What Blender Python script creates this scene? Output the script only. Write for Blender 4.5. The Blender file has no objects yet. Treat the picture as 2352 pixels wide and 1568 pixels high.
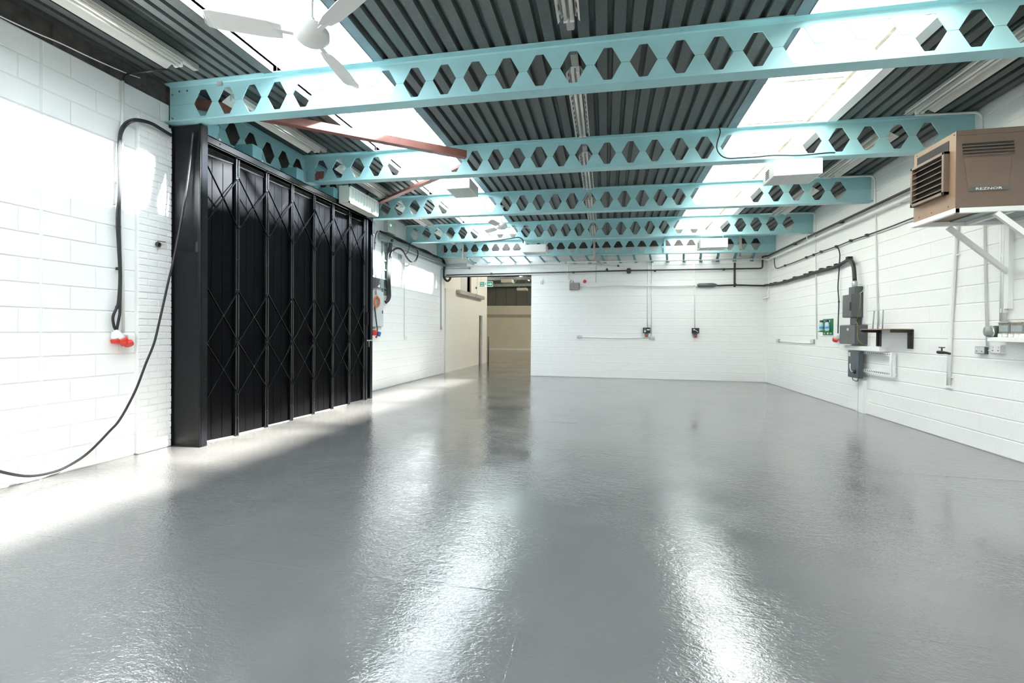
import bpy, math, random
import numpy as np
from mathutils import Vector, Matrix
random.seed(7)
SC = bpy.context.scene
COL = SC.collection

# ------------------------------------------------------------------ camera
F, YAW, PIT, ROL, H, CX, CY = 1035.4256, .2059, -.0065, .0075, 1.3949, 1176., 767.3144
W_PX, H_PX = 2352., 1568.
XR, XL, XN, YB = 4.4638, -5.2255, -5.1139, 14.0029      # right, far-left, near-left walls, back wall
def _rot():
    cy, sy = math.cos(YAW), math.sin(YAW)
    R = np.array([[cy, sy, 0], [0, 0, -1.], [-sy, cy, 0]])
    cp, sp = math.cos(PIT), math.sin(PIT)
    P = np.array([[1, 0, 0], [0, cp, sp], [0, -sp, cp]])
    cr, sr = math.cos(ROL), math.sin(ROL)
    return np.array([[cr, -sr, 0], [sr, cr, 0], [0, 0, 1]]) @ P @ R
RC = _rot(); CAM = np.array([0, 0, H])
def on(u, v, X=None, Y=None, Z=None):
    """the point of the place that a pixel shows, on the wall X, wall Y or level Z that the thing touches"""
    r = RC.T @ np.array([(u - CX) / F, (v - CY) / F, 1.])
    if X is not None: t = (X - CAM[0]) / r[0]
    elif Y is not None: t = (Y - CAM[1]) / r[1]
    else: t = (Z - CAM[2]) / r[2]
    return CAM + t * r
def proj(p):
    q = RC @ (np.array(p, float) - CAM)
    return CX + F * q[0] / q[2], CY + F * q[1] / q[2], q[2]
cd = bpy.data.cameras.new('camera'); cam = bpy.data.objects.new('camera', cd); COL.objects.link(cam)
cd.sensor_fit = 'HORIZONTAL'; cd.sensor_width = 36.0
cd.lens = F / W_PX * 36.0
cd.shift_x = 0.0
cd.shift_y = (CY - H_PX / 2) / W_PX
cd.clip_start = 0.05; cd.clip_end = 300
M = Matrix.Identity(4)
for i in range(3):
    M[i][0] = RC[0][i]; M[i][1] = -RC[1][i]; M[i][2] = -RC[2][i]; M[i][3] = CAM[i]
cam.matrix_world = M
SC.camera = cam

# ------------------------------------------------------------------ sky, sun, exposure
SC.view_settings.view_transform = 'Standard'; SC.view_settings.look = 'None'
SC.view_settings.exposure = 0.40; SC.view_settings.gamma = 1.0
SC.view_settings.use_curve_mapping = False
wd = bpy.data.worlds.new('sky'); SC.world = wd; wd.use_nodes = True
wn = wd.node_tree.nodes; wl = wd.node_tree.links
wn.clear()
wo = wn.new('ShaderNodeOutputWorld'); wb = wn.new('ShaderNodeBackground')
wb.inputs['Color'].default_value = (0.86, 0.945, 1.0, 1); wb.inputs['Strength'].default_value = 6.5
wl.new(wb.outputs[0], wo.inputs[0])
sd = bpy.data.lights.new('sun', 'SUN'); sun = bpy.data.objects.new('sun', sd); COL.objects.link(sun)
sd.energy = 110.0; sd.angle = math.radians(5.0); sd.color = (1.0, 0.99, 0.97)
SUN_DIR = Vector((-1.53, -0.22, -1.0)).normalized()        # high on the right, a little from the far end
sun.rotation_euler = SUN_DIR.to_track_quat('-Z', 'Y').to_euler()
sun.location = (12, 2, 9)
try:
    SC.cycles.diffuse_bounces = 6; SC.cycles.max_bounces = 12; SC.cycles.transparent_max_bounces = 12
    SC.cycles.sample_clamp_indirect = 8.0
except Exception: pass

# ------------------------------------------------------------------ materials
MATS = {}
def mat(name, col, rough=.5, metal=0., var=.06, scale=6., bump=0., bscale=40., spec=.5, coat=0., emit=None, estr=0., alpha=None):
    if name in MATS: return MATS[name]
    m = bpy.data.materials.new(name); m.use_nodes = True
    nt = m.node_tree; n = nt.nodes; l = nt.links
    b = n['Principled BSDF']
    tc = n.new('ShaderNodeTexCoord'); nz = n.new('ShaderNodeTexNoise')
    nz.inputs['Scale'].default_value = scale; nz.inputs['Detail'].default_value = 4
    l.new(tc.outputs['Object'], nz.inputs['Vector'])
    rp = n.new('ShaderNodeValToRGB')
    lo = [max(0, c * (1 - var)) for c in col]; hi = [min(1, c * (1 + var)) for c in col]
    rp.color_ramp.elements[0].position = .3; rp.color_ramp.elements[1].position = .7
    rp.color_ramp.elements[0].color = (*lo, 1); rp.color_ramp.elements[1].color = (*hi, 1)
    l.new(nz.outputs['Fac'], rp.inputs[0]); l.new(rp.outputs[0], b.inputs['Base Color'])
    b.inputs['Roughness'].default_value = rough; b.inputs['Metallic'].default_value = metal
    b.inputs['Specular IOR Level'].default_value = spec
    if coat: b.inputs['Coat Weight'].default_value = coat
    if bump:
        n2 = n.new('ShaderNodeTexNoise'); n2.inputs['Scale'].default_value = bscale; n2.inputs['Detail'].default_value = 5
        l.new(tc.outputs['Object'], n2.inputs['Vector'])
        bp = n.new('ShaderNodeBump'); bp.inputs['Strength'].default_value = bump; bp.inputs['Distance'].default_value = .01
        l.new(n2.outputs['Fac'], bp.inputs['Height']); l.new(bp.outputs[0], b.inputs['Normal'])
    if emit:
        b.inputs['Emission Color'].default_value = (*emit, 1); b.inputs['Emission Strength'].default_value = estr
    if alpha is not None: b.inputs['Alpha'].default_value = alpha
    MATS[name] = m
    return m

def glass_mat(name, tint, transp, rough=.05):
    m = bpy.data.materials.new(name); m.use_nodes = True
    nt = m.node_tree; n = nt.nodes; l = nt.links; n.clear()
    o = n.new('ShaderNodeOutputMaterial'); mx = n.new('ShaderNodeMixShader'); t = n.new('ShaderNodeBsdfTransparent')
    d = n.new('ShaderNodeBsdfTranslucent'); nz = n.new('ShaderNodeTexNoise'); nz.inputs['Scale'].default_value = 3
    rp = n.new('ShaderNodeMapRange'); rp.inputs['To Min'].default_value = 1 - transp - .03; rp.inputs['To Max'].default_value = 1 - transp + .03
    tc = n.new('ShaderNodeTexCoord'); l.new(tc.outputs['Object'], nz.inputs['Vector'])
    t.inputs[0].default_value = (*tint, 1); d.inputs[0].default_value = (.9, .93, .95, 1)
    l.new(nz.outputs['Fac'], rp.inputs[0]); l.new(rp.outputs[0], mx.inputs[0])
    l.new(t.outputs[0], mx.inputs[1]); l.new(d.outputs[0], mx.inputs[2]); l.new(mx.outputs[0], o.inputs[0])
    MATS[name] = m
    return m

def floor_mat(name, col):
    m = bpy.data.materials.new(name); m.use_nodes = True
    nt = m.node_tree; n = nt.nodes; l = nt.links; b = n['Principled BSDF']
    tc = n.new('ShaderNodeTexCoord')
    def noise(scale, detail=4, stretch=None, dist=0.):
        z = n.new('ShaderNodeTexNoise'); z.inputs['Scale'].default_value = scale; z.inputs['Detail'].default_value = detail
        z.inputs['Distortion'].default_value = dist
        if stretch:
            mp = n.new('ShaderNodeMapping'); mp.inputs['Scale'].default_value = stretch
            l.new(tc.outputs['Object'], mp.inputs[0]); l.new(mp.outputs[0], z.inputs['Vector'])
        else: l.new(tc.outputs['Object'], z.inputs['Vector'])
        return z
    a = noise(1.1, 6); rp = n.new('ShaderNodeValToRGB')
    rp.color_ramp.elements[0].position = .32; rp.color_ramp.elements[1].position = .68
    rp.color_ramp.elements[0].color = (*[c * .93 for c in col], 1); rp.color_ramp.elements[1].color = (*[c * 1.07 for c in col], 1)
    l.new(a.outputs['Fac'], rp.inputs[0]); l.new(rp.outputs[0], b.inputs['Base Color'])
    r = noise(2.3, 5); mr = n.new('ShaderNodeMapRange'); mr.inputs['To Min'].default_value = .035; mr.inputs['To Max'].default_value = .12
    l.new(r.outputs['Fac'], mr.inputs[0]); l.new(mr.outputs[0], b.inputs['Roughness'])
    b.inputs['Specular IOR Level'].default_value = .6
    b.inputs['Coat Weight'].default_value = .38; b.inputs['Coat Roughness'].default_value = .05
    f1 = noise(46, 3, (1.0, 1.5, 1), .8); f2 = noise(12, 2, (1.0, 1.6, 1), .4); f3 = noise(1.6, 2)
    ad = n.new('ShaderNodeMath'); ad.operation = 'MULTIPLY_ADD'; l.new(f2.outputs['Fac'], ad.inputs[0]); ad.inputs[1].default_value = 1.3
    l.new(f1.outputs['Fac'], ad.inputs[2])
    ad2 = n.new('ShaderNodeMath'); ad2.operation = 'MULTIPLY_ADD'; l.new(f3.outputs['Fac'], ad2.inputs[0]); ad2.inputs[1].default_value = 2.0
    l.new(ad.outputs[0], ad2.inputs[2])
    mk = noise(.9, 3); mm = n.new('ShaderNodeMapRange'); mm.inputs['From Min'].default_value = .35; mm.inputs['From Max'].default_value = .65; mm.inputs['To Min'].default_value = .10; mm.inputs['To Max'].default_value = .50
    l.new(mk.outputs['Fac'], mm.inputs[0])
    bp = n.new('ShaderNodeBump'); l.new(mm.outputs[0], bp.inputs['Strength']); bp.inputs['Distance'].default_value = .005
    l.new(ad2.outputs[0], bp.inputs['Height']); l.new(bp.outputs[0], b.inputs['Normal']); l.new(bp.outputs[0], b.inputs['Coat Normal'])
    MATS[name] = m
    return m

WHITE = mat('white_wall_paint', (.84, .84, .825), .42, var=.02, scale=3, bump=.18, bscale=30)
MORTAR = mat('white_painted_joint', (.80, .80, .785), .6, var=.03, scale=5, bump=.2, bscale=60)
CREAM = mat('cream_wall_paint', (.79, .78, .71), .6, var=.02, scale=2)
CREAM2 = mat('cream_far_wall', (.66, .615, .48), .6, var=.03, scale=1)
CLAD = mat('dark_cladding', (.10, .10, .085), .6, var=.1, scale=2)
FLOOR = floor_mat('grey_floor_paint', (.128, .130, .131))
FILLER = mat('floor_joint_filler', (.30, .305, .31), .3, var=.12, scale=9, bump=.5, bscale=25)
DECK = mat('steel_deck', (.094, .104, .101), .5, metal=.25, var=.18, scale=60, bump=.05, bscale=150)
TEAL = mat('teal_paint', (.32, .56, .59), .38, var=.05, scale=4, bump=.06, bscale=20)
TEALD = mat('teal_paint_dark', (.14, .31, .34), .5, var=.1, scale=5)  # darker teal for bolts, hanger blocks and cleats
BLACK = mat('black_gloss_paint', (.0045, .005, .0065), .28, var=.2, scale=8, bump=.04, bscale=10, spec=.22)
BLACKP = mat('black_panel', (.0028, .003, .0038), .42, var=.2, scale=5, bump=.05, bscale=6, spec=.06)
BLACKG = mat('black_gloss_metal', (.006, .0065, .0075), .22, var=.2, scale=12, bump=.03, bscale=30, spec=.6)
RUBBER = mat('black_rubber', (.012, .012, .013), .5, var=.1)
IRON = mat('dark_iron_pipe', (.03, .028, .027), .45, var=.2, scale=15)
WPLAST = mat('white_plastic', (.78, .78, .76), .4, var=.02)
WCOND = mat('white_painted_steel', (.82, .825, .81), .4, var=.03)
GALV = mat('galvanised_steel', (.42, .43, .42), .42, metal=.6, var=.25, scale=22, bump=.03)
KERB = mat('mottled_metal_kerb', (.46, .43, .38), .6, metal=.1, var=.3, scale=14)
KERBL = mat('blue_grey_flashing', (.16, .23, .26), .5, var=.12, scale=6)
GREYBOX = mat('dark_grey_enamel', (.075, .08, .083), .4, var=.06)
GREYBOX2 = mat('slate_grey_enamel', (.055, .066, .076), .4, var=.06)
LGREY = mat('light_grey_enamel', (.52, .56, .55), .4, var=.03)
MGREY = mat('mid_grey_steel', (.25, .30, .29), .45, var=.08)
REDOX = mat('red_oxide_paint', (.20, .075, .058), .55, var=.12, scale=9)
BROWN = mat('brown_enamel', (.125, .088, .066), .45, var=.04)
TAN = mat('tan_enamel', (.20, .128, .078), .45, var=.05)
DARK = mat('dark_void', (.012, .011, .010), .7, var=.1)
RED = mat('red_plastic', (.62, .035, .025), .4, var=.05)
BLUE = mat('blue_plastic', (.03, .09, .35), .4, var=.05)
ORANGE = mat('orange_cable', (.5, .14, .04), .5, var=.08)
GREEN = mat('green_board', (.006, .16, .06), .45, var=.04)
YELG = mat('green_yellow_earth', (.13, .15, .03), .5, var=.1)
BOTTLE = mat('clear_bottle', (.45, .62, .62), .15, var=.05)
BLABEL = mat('blue_bottle_label', (.05, .32, .62), .4, var=.05)
NAVY = mat('navy_cap', (.015, .03, .07), .4)
CHROME = mat('bright_steel', (.6, .6, .6), .25, metal=1., var=.05)
WOOD = mat('worn_board', (.23, .15, .10), .7, var=.3, scale=25)
RUSTB = mat('dark_bracket_steel', (.035, .032, .03), .5, var=.3, scale=20)
TUBE = mat('fluorescent_tube_off', (.72, .71, .67), .25, var=.02)
REFL = mat('reflector_enamel', (.62, .61, .57), .35, var=.05)
BATT = mat('batten_enamel', (.40, .385, .355), .5, var=.1)
CLEARBOX = mat('smoky_drawer_plastic', (.20, .18, .155), .25, var=.15, scale=30)
GRILLE = mat('cream_enamel', (.60, .62, .55), .45, var=.04)
FILL_LAMP = mat('lit_tube', (.9, .9, .85), .4, emit=(1, .95, .84), estr=300.)  # strong tube, only for the unseen strips added to brighten the next room
LAMP2 = mat('dim_lit_tube', (.9, .9, .85), .4, emit=(1, .95, .84), estr=14.)
LITBOX = mat('cream_lamp_box', (.62, .60, .48), .5)
LED = mat('green_led', (.1, .6, .3), .4, emit=(.1, 1, .5), estr=2.)
PRINTW = mat('white_print', (.85, .86, .83), .5, var=.01)
SIGNG = mat('sign_green', (.01, .20, .09), .5, var=.02)
DKBROWN = mat('dark_brown_recess', (.03, .02, .014), .7, var=.2)
CLOSER = mat('shade_dark_closer', (.075, .068, .06), .8, var=.4, scale=12)  # dark colour stands in for the shadow along the wall tops
YARD = mat('yard_concrete', (.45, .45, .43), .8, var=.1)
SKYGL = glass_mat('skylight_glass', (.90, .96, 1.0), .82)
SKYGR = glass_mat('warm_tint_skylight_glass', (1.0, .955, .87), .82)  # tint chosen to make the light from the right skylight cream

# ------------------------------------------------------------------ mesh building
ORG = {}
class MB:
    def __init__(s): s.v = []; s.f = []; s.sm = []
    def add(s, vs, fs, smooth=False):
        o = len(s.v); s.v += [tuple(float(c) for c in p) for p in vs]
        s.f += [tuple(i + o for i in q) for q in fs]; s.sm += [smooth] * len(fs)
        return s
    def hexa(s, p):            # 8 corners, bottom 4 then top 4
        return s.add(p, [(0, 3, 2, 1), (4, 5, 6, 7), (0, 1, 5, 4), (1, 2, 6, 5), (2, 3, 7, 6), (3, 0, 4, 7)])
    def box(s, a, b):
        x0, x1 = sorted((a[0], b[0])); y0, y1 = sorted((a[1], b[1])); z0, z1 = sorted((a[2], b[2]))
        return s.hexa([(x0, y0, z0), (x1, y0, z0), (x1, y1, z0), (x0, y1, z0), (x0, y0, z1), (x1, y0, z1), (x1, y1, z1), (x0, y1, z1)])
    def cbox(s, c, d): return s.box([c[i] - d[i] / 2 for i in range(3)], [c[i] + d[i] / 2 for i in range(3)])
    def bar(s, p, q, w, h, up=(0, 0, 1)):      # rectangular bar from p to q
        p = Vector(p); q = Vector(q); d = (q - p).normalized(); up = Vector(up)
        if abs(d.dot(up)) > .99: up = Vector((1, 0, 0))
        a = d.cross(up).normalized() * (w / 2); b = a.cross(d).normalized() * (h / 2)
        return s.hexa([p - a - b, p + a - b, q + a - b, q - a - b, p - a + b, p + a + b, q + a + b, q - a + b])
    def tube(s, pts, r, n=8, cap=True):
        P = [Vector(p) for p in pts]; rs = r if isinstance(r, (list, tuple)) else [r] * len(P)
        vs = []; fs = []; t0 = (P[1] - P[0]).normalized()
        a = t0.orthogonal().normalized()
        for i, p in enumerate(P):
            if i == 0: t = t0
            elif i == len(P) - 1: t = (P[i] - P[i - 1]).normalized()
            else: t = ((P[i + 1] - P[i]).normalized() + (P[i] - P[i - 1]).normalized())
            if t.length < 1e-6: t = t0
            t = t.normalized(); a = (a - t * a.dot(t))
            if a.length < 1e-6: a = t.orthogonal()
            a.normalize(); b = t.cross(a)
            for k in range(n):
                g = 2 * math.pi * k / n
                vs.append(p + (a * math.cos(g) + b * math.sin(g)) * rs[i])
        for i in range(len(P) - 1):
            for k in range(n):
                fs.append((i * n + k, i * n + (k + 1) % n, (i + 1) * n + (k + 1) % n, (i + 1) * n + k))
        s.add(vs, fs, True)
        if cap:
            o = len(s.v) - len(vs)
            s.f += [tuple(o + k for k in reversed(range(n))), tuple(o + (len(P) - 1) * n + k for k in range(n))]; s.sm += [False, False]
        return s
    def cyl(s, p, q, r, n=16): return s.tube([p, q], r, n)
    def lathe(s, prof, o, axis=(0, 0, 1), n=20):     # prof: (radius, height)
        ax = Vector(axis).normalized(); a = ax.orthogonal().normalized(); b = ax.cross(a); o = Vector(o)
        vs = []; fs = []
        for r, h in prof:
            for k in range(n):
                g = 2 * math.pi * k / n
                vs.append(o + ax * h + (a * math.cos(g) + b * math.sin(g)) * r)
        for i in range(len(prof) - 1):
            for k in range(n): fs.append((i * n + k, i * n + (k + 1) % n, (i + 1) * n + (k + 1) % n, (i + 1) * n + k))
        s.add(vs, fs, True)
        o2 = len(s.v) - len(vs)
        s.f += [tuple(o2 + k for k in reversed(range(n))), tuple(o2 + (len(prof) - 1) * n + k for k in range(n))]; s.sm += [False, False]
        return s
    def prism(s, poly, fn, a, b):     # poly of 2D points, fn(p2d, t)->3D, extruded a..b
        n = len(poly)
        vs = [fn(p, a) for p in poly] + [fn(p, b) for p in poly]
        fs = [tuple(reversed(range(n))), tuple(range(n, 2 * n))] + [(i, (i + 1) % n, n + (i + 1) % n, n + i) for i in range(n)]
        return s.add(vs, fs)
    def mesh(s, name, off=(0, 0, 0)):
        me = bpy.data.meshes.new(name)
        me.from_pydata([(v[0] - off[0], v[1] - off[1], v[2] - off[2]) for v in s.v], [], s.f)
        me.polygons.foreach_set('use_smooth', s.sm)
        me.validate(); me.update()
        return me
    def build(s, name, m, parent=None, bevel=0., recalc=True, org=None):
        off = ORG.get(parent.name, (0, 0, 0)) if parent else (org if org is not None else (0, 0, 0))
        me = s.mesh(name, off)
        if recalc:
            import bmesh
            bm = bmesh.new(); bm.from_mesh(me); bmesh.ops.recalc_face_normals(bm, faces=bm.faces); bm.to_mesh(me); bm.free()
        me.materials.append(m)
        o = bpy.data.objects.new(name, me); COL.objects.link(o)
        if parent: o.parent = parent
        else: o.location = off
        ORG[o.name] = tuple(off)
        if bevel:
            b = o.modifiers.new('bevel', 'BEVEL'); b.width = bevel; b.segments = 2; b.limit_method = 'ANGLE'; b.angle_limit = .7
        return o
def tag(o, label=None, cat=None, group=None, kind=None):
    if label: o['label'] = label
    if cat: o['category'] = cat
    if group: o['group'] = group
    if kind: o['kind'] = kind
    return o
def thing(name, loc, label=None, cat=None, group=None, kind=None):
    o = bpy.data.objects.new(name, None); COL.objects.link(o); o.location = tuple(float(c) for c in loc); o.empty_display_size = .1
    ORG[o.name] = tuple(float(c) for c in loc)
    return tag(o, label, cat, group, kind)
def kids(o): return [c for c in COL.objects if c.parent == o]
def copy_tree(o, parent=None):
    c = o.copy(); COL.objects.link(c); c.parent = parent
    for k in kids(o): copy_tree(k, c)
    ORG[c.name] = ORG.get(o.name, (0, 0, 0))
    return c
def box(name, a, b, m, parent=None, bevel=0.): return MB().box(a, b).build(name, m, parent, bevel)
def spline(pts, k=6):
    P = [Vector([float(c) for c in p]) for p in pts]; P = [P[0] * 2 - P[1]] + P + [P[-1] * 2 - P[-2]]; out = []
    for i in range(1, len(P) - 2):
        for j in range(k):
            t = j / k; a, b, c, d = P[i - 1], P[i], P[i + 1], P[i + 2]
            out.append(.5 * ((2 * b) + (c - a) * t + (2 * a - 5 * b + 4 * c - d) * t * t + (3 * b - a - 3 * c + d) * t ** 3))
    return out + [P[-2]]
def text_mesh(name, body, size, m, parent, loc, rot, sx=1., depth=.0008):
    cu = bpy.data.curves.new(name, 'FONT'); cu.body = body; cu.size = size; cu.extrude = depth; cu.align_x = 'CENTER'; cu.align_y = 'CENTER'
    cu.resolution_u = 3
    to = bpy.data.objects.new(name, cu); COL.objects.link(to)
    bpy.context.view_layer.update()
    me = bpy.data.meshes.new_from_object(to.evaluated_get(bpy.context.evaluated_depsgraph_get()))
    bpy.data.objects.remove(to)
    o = bpy.data.objects.new(name, me); COL.objects.link(o); me.materials.clear(); me.materials.append(m)
    o.parent = parent; off = ORG.get(parent.name, (0, 0, 0)); o.location = [loc[i] - off[i] for i in range(3)]
    o.rotation_euler = rot; o.scale = (sx, 1, 1)
    return o

# ------------------------------------------------------------------ roof levels
BEAMS_Y = [4.44, 6.675, 8.91, 11.145, 13.37]
BEAM_Z0 = [3.742, 3.750, 3.722, 3.660, 3.634]      # underside of beam at X = 0
BEAM_SL = [-.0155, -.0146, -.0115, -.0095, -.0106]
BD = .457
def _ip(arr, Y):
    return float(np.interp(Y, BEAMS_Y, arr))
def deckz(X, Y): return _ip(BEAM_Z0, Y) + BD + _ip(BEAM_SL, Y) * X + .002

# ------------------------------------------------------------------ floor
fl = box('floor', (-6.2, -4.2, -.25), (6.0, YB + .0, 0), FLOOR); tag(fl, kind='structure')
fl2 = box('floor', (-14, YB, -.25), (6.0, 33.5, 0), FLOOR); tag(fl2, kind='structure')
yard = box('ground', (-16, -6, -.30), (-6.2, 13.9, -.03), YARD); tag(yard, kind='structure')
def ridge(name, pts, w, parent):
    mb = MB(); L = []; rnd = random.Random(len(pts) + 3)
    for i in range(len(pts) - 1):
        a, b = Vector(pts[i]), Vector(pts[i + 1]); n = max(2, int((b - a).length / .06))
        for k in range(n): L.append(a.lerp(b, k / n))
    L.append(Vector(pts[-1]))
    vs = []; d = (L[-1] - L[0]).normalized(); s = Vector((-d.y, d.x, 0))
    for p in L:
        j = s * rnd.uniform(-.004, .004); ww = w * rnd.uniform(.4, 1.0); h = rnd.uniform(.0003, .0012)
        for q, z in ((-1, .0003), (-.45, h), (.45, h * .8), (1, .0003)): vs.append(p + j + s * (q * ww / 2) + Vector((0, 0, z)))
    fs = [(4 * i + k, 4 * i + k + 1, 4 * i + 5 + k, 4 * i + 4 + k) for i in range(len(L) - 1) for k in range(3)]
    mb.add(vs, fs, True)
    return mb.build(name, FLOOR, parent)
ridge('floor_joint', [(-.385, 1.0, 0), (-.385, 2.08, 0), (-.335, 2.38, 0), (-.345, 3.7, 0), (-.35, 6.1, 0), (-.39, 8.4, 0), (-.396, 13.95, 0)], .022, fl)
ridge('floor_joint', [(-5.1, 2.27, 0), (-4.07, 2.306, 0), (-2.55, 2.335, 0), (-1.71, 2.326, 0), (-.35, 2.36, 0)], .028, fl)
ridge('floor_joint', [(-.33, 2.353, 0), (.095, 2.381, 0), (.66, 2.397, 0), (1.31, 2.394, 0), (4.4, 2.41, 0)], .024, fl)
ridge('floor_joint', [(-2.2, 6.9, 0), (-.4, 6.93, 0)], .012, fl)
ridge('floor_joint', [(2.7, 5.25, 0), (3.6, 5.2, 0), (4.1, 5.2, 0)], .012, fl)

# ------------------------------------------------------------------ masonry walls
BLK = {}
def block_mesh(w, h, kind='block', m=None, dep=.03, ch=.006, cx=.0035):
    k = (round(w, 3), round(h, 3), kind, cx)
    if k not in BLK:
        x, z = w / 2, h / 2
        vs = [(-x, -dep, -z), (x, -dep, -z), (x, -dep, z), (-x, -dep, z), (-x, 0, -z), (x, 0, -z), (x, 0, z), (-x, 0, z),
              (-x + cx, ch * .5, -z + ch), (x - cx, ch * .5, -z + ch), (x - cx, ch * .5, z - ch), (-x + cx, ch * .5, z - ch)]
        fs = [(0, 1, 5, 4), (1, 2, 6, 5), (2, 3, 7, 6), (3, 0, 4, 7), (4, 5, 9, 8), (5, 6, 10, 9), (6, 7, 11, 10), (7, 4, 8, 11), (8, 9, 10, 11)]
        fs = [tuple(reversed(f)) for f in fs]
        me = bpy.data.meshes.new(kind); me.from_pydata(vs, [], fs); me.update(); me.materials.append(m or WHITE)
        BLK[k] = me
    return BLK[k]
def lay(parent, origin, ax, nrm, u0, u1, z0, z1, bw=.45, bh=.225, joint=.011, name='block', phase=0., holes=(), limit=300, off=0., m=None, bond=.5, wob=0., vj=.0, cx=.0003):
    """courses of blocks as single parts; ax = direction along the wall, nrm = into the room"""
    rz = math.atan2(nrm[1], nrm[0]) - math.pi / 2
    flip = 1 if (math.cos(rz) * ax[0] + math.sin(rz) * ax[1]) > 0 else -1
    items = []; rnd = random.Random(hash((round(u0, 2), round(u1, 2), name)) & 0xffff)
    zc = z0 + off if off else z0; k = 0
    rows = []
    z = z0
    first = off if off > 0 else bh
    while z < z1 - .03:
        h = first if k == 0 else bh
        rows.append((z, min(z + h, z1), k)); z += h; k += 1
    for za, zb, k in rows:
        st = u0 + phase + (bw * bond if k % 2 else 0.)
        while st > u0: st -= bw
        u = st
        while u < u1 - .01:
            a, b = max(u, u0), min(u + bw, u1); u += bw
            if b - a < .05: continue
            segs = [(a, b)]
            for (hu0, hu1, hz0, hz1) in holes:
                if zb > hz0 + .02 and za < hz1 - .02:
                    ns = []
                    for (p, q) in segs:
                        if q <= hu0 or p >= hu1: ns.append((p, q)); continue
                        if p < hu0 - .05: ns.append((p, hu0))
                        if q > hu1 + .05: ns.append((hu1, q))
                    segs = ns
            for p, q in segs:
                w, h = round((q - p) / .01) * .01 - vj, round((zb - za - joint) / .005) * .005
                c = (origin[0] + ax[0] * (p + q) / 2, origin[1] + ax[1] * (p + q) / 2, (za + zb) / 2)
                u_, v_, d_ = proj(c)
                vis = d_ > .3 and -150 < u_ < W_PX + 150 and -150 < v_ < H_PX + 150
                items.append(((w * h / max(d_, .3) ** 2) if vis else -1., c, w, h))
    items.sort(key=lambda t: -t[0])
    rest = MB()
    po = ORG.get(parent.name, (0, 0, 0))
    for i, (sc, c, w, h) in enumerate(items):
        jit = rnd.uniform(-.00035, .00035) + (rnd.uniform(-wob, wob) if wob else 0)
        if i < limit and sc > 0:
            o = bpy.data.objects.new(name, block_mesh(w, h, name, m, cx=cx)); COL.objects.link(o); o.parent = parent
            o.location = (c[0] - po[0] + nrm[0] * jit, c[1] - po[1] + nrm[1] * jit, c[2] - po[2]); o.rotation_euler = (0, 0, rz)
        elif sc > 0 or True:
            me = block_mesh(w, h, name, m, cx=cx); cr, sr = math.cos(rz), math.sin(rz)
            rest.add([(c[0] + v.co.x * cr - v.co.y * sr, c[1] + v.co.x * sr + v.co.y * cr, c[2] + v.co.z) for v in me.vertices],
                     [tuple(p.vertices) for p in me.polygons])
    if rest.v:
        o = rest.build(name + '_courses', m or WHITE, parent, recalc=False); o['kind'] = 'stuff'
MD = .0045      # mortar face lies this far behind the block faces
# right wall
wr = box('wall_right', (XR + MD, -4.2, 0), (XR + .22, YB + .3, 4.6), MORTAR); tag(wr, kind='structure')
lay(wr, (XR, 0), (0, 1), (-1, 0), -1.0, YB, 0, 4.26, off=.209, phase=.1)
# back wall with the opening at its left end
XO = -2.315; ZO = 3.165
wb_ = MB().box((XO, YB + MD, 0), (XR, YB + .22, 4.6)).box((XL, YB + MD, ZO), (XO, YB + .22, 4.6)).build('wall_back', MORTAR); tag(wb_, kind='structure')
lay(wb_, (0, YB), (1, 0), (0, -1), XO, XR, 0, 3.95, phase=.12)
lay(wb_, (0, YB), (1, 0), (0, -1), XL, XO, 3.6, 3.95, phase=.12)
bt_ = box('trim_4', (XL, YB - .004, 3.955), (XR, YB + .004, 4.6), CLOSER); tag(bt_, kind='structure')
lint = box('trim_1', (XL + .0, YB - .012, ZO), (XO - .01, YB + .24, 3.598), WHITE, None, .004); tag(lint, kind='structure')
# left wall beyond the folding door
wl2 = box('wall_left', (XL - .22, 8.62, 0), (XL - MD, YB + .1, 4.6), MORTAR); tag(wl2, kind='structure')
lay(wl2, (XL, 0), (0, 1), (1, 0), 8.62, YB, 0, 4.26, phase=.2)
# left wall on the near side, with movement joint and brick pier
wl1 = box('wall_left', (XN - .22, -4.2, 0), (XN - MD, 4.43, 4.05), MORTAR); tag(wl1, kind='structure')
lay(wl1, (XN, 0), (0, 1), (1, 0), 3.197, 4.43, 0, 4.05, phase=0., vj=.008, cx=.006, joint=.008)
lay(wl1, (XN, 0), (0, 1), (1, 0), -1.0, 3.185, 0, 4.05, phase=-.03, vj=.008, cx=.006, joint=.008)
pier = box('brick_pier', (XN - .02, 4.03, 0), (XN + .05 - .004, 4.425, 3.77), MORTAR, wl1, .015)
lay(pier, (XN + .05, 0), (0, 1), (1, 0), 4.03, 4.425, 0, 3.74, bw=.225, bh=.075, joint=.010, name='brick', wob=.002, vj=.010, cx=.004)
pl = MB(); rnd = random.Random(4); yy = -4.2
while yy < 4.4:
    pl.box((XN - .2, yy, 4.05), (XN - .03 - rnd.uniform(0, .03), yy + .3, 4.36)); yy += .3
plo = pl.build('trim_2', CLOSER); tag(plo, kind='structure')
hd = box('wall_left', (XN - .22, 4.44, 3.42), (XN - .02, 8.62, 4.6), CLOSER); tag(hd, kind='structure')
wf = box('wall_front', (-6.2, -4.4, 0), (6, -4.2, 4.7), WHITE); tag(wf, kind='structure')
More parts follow.
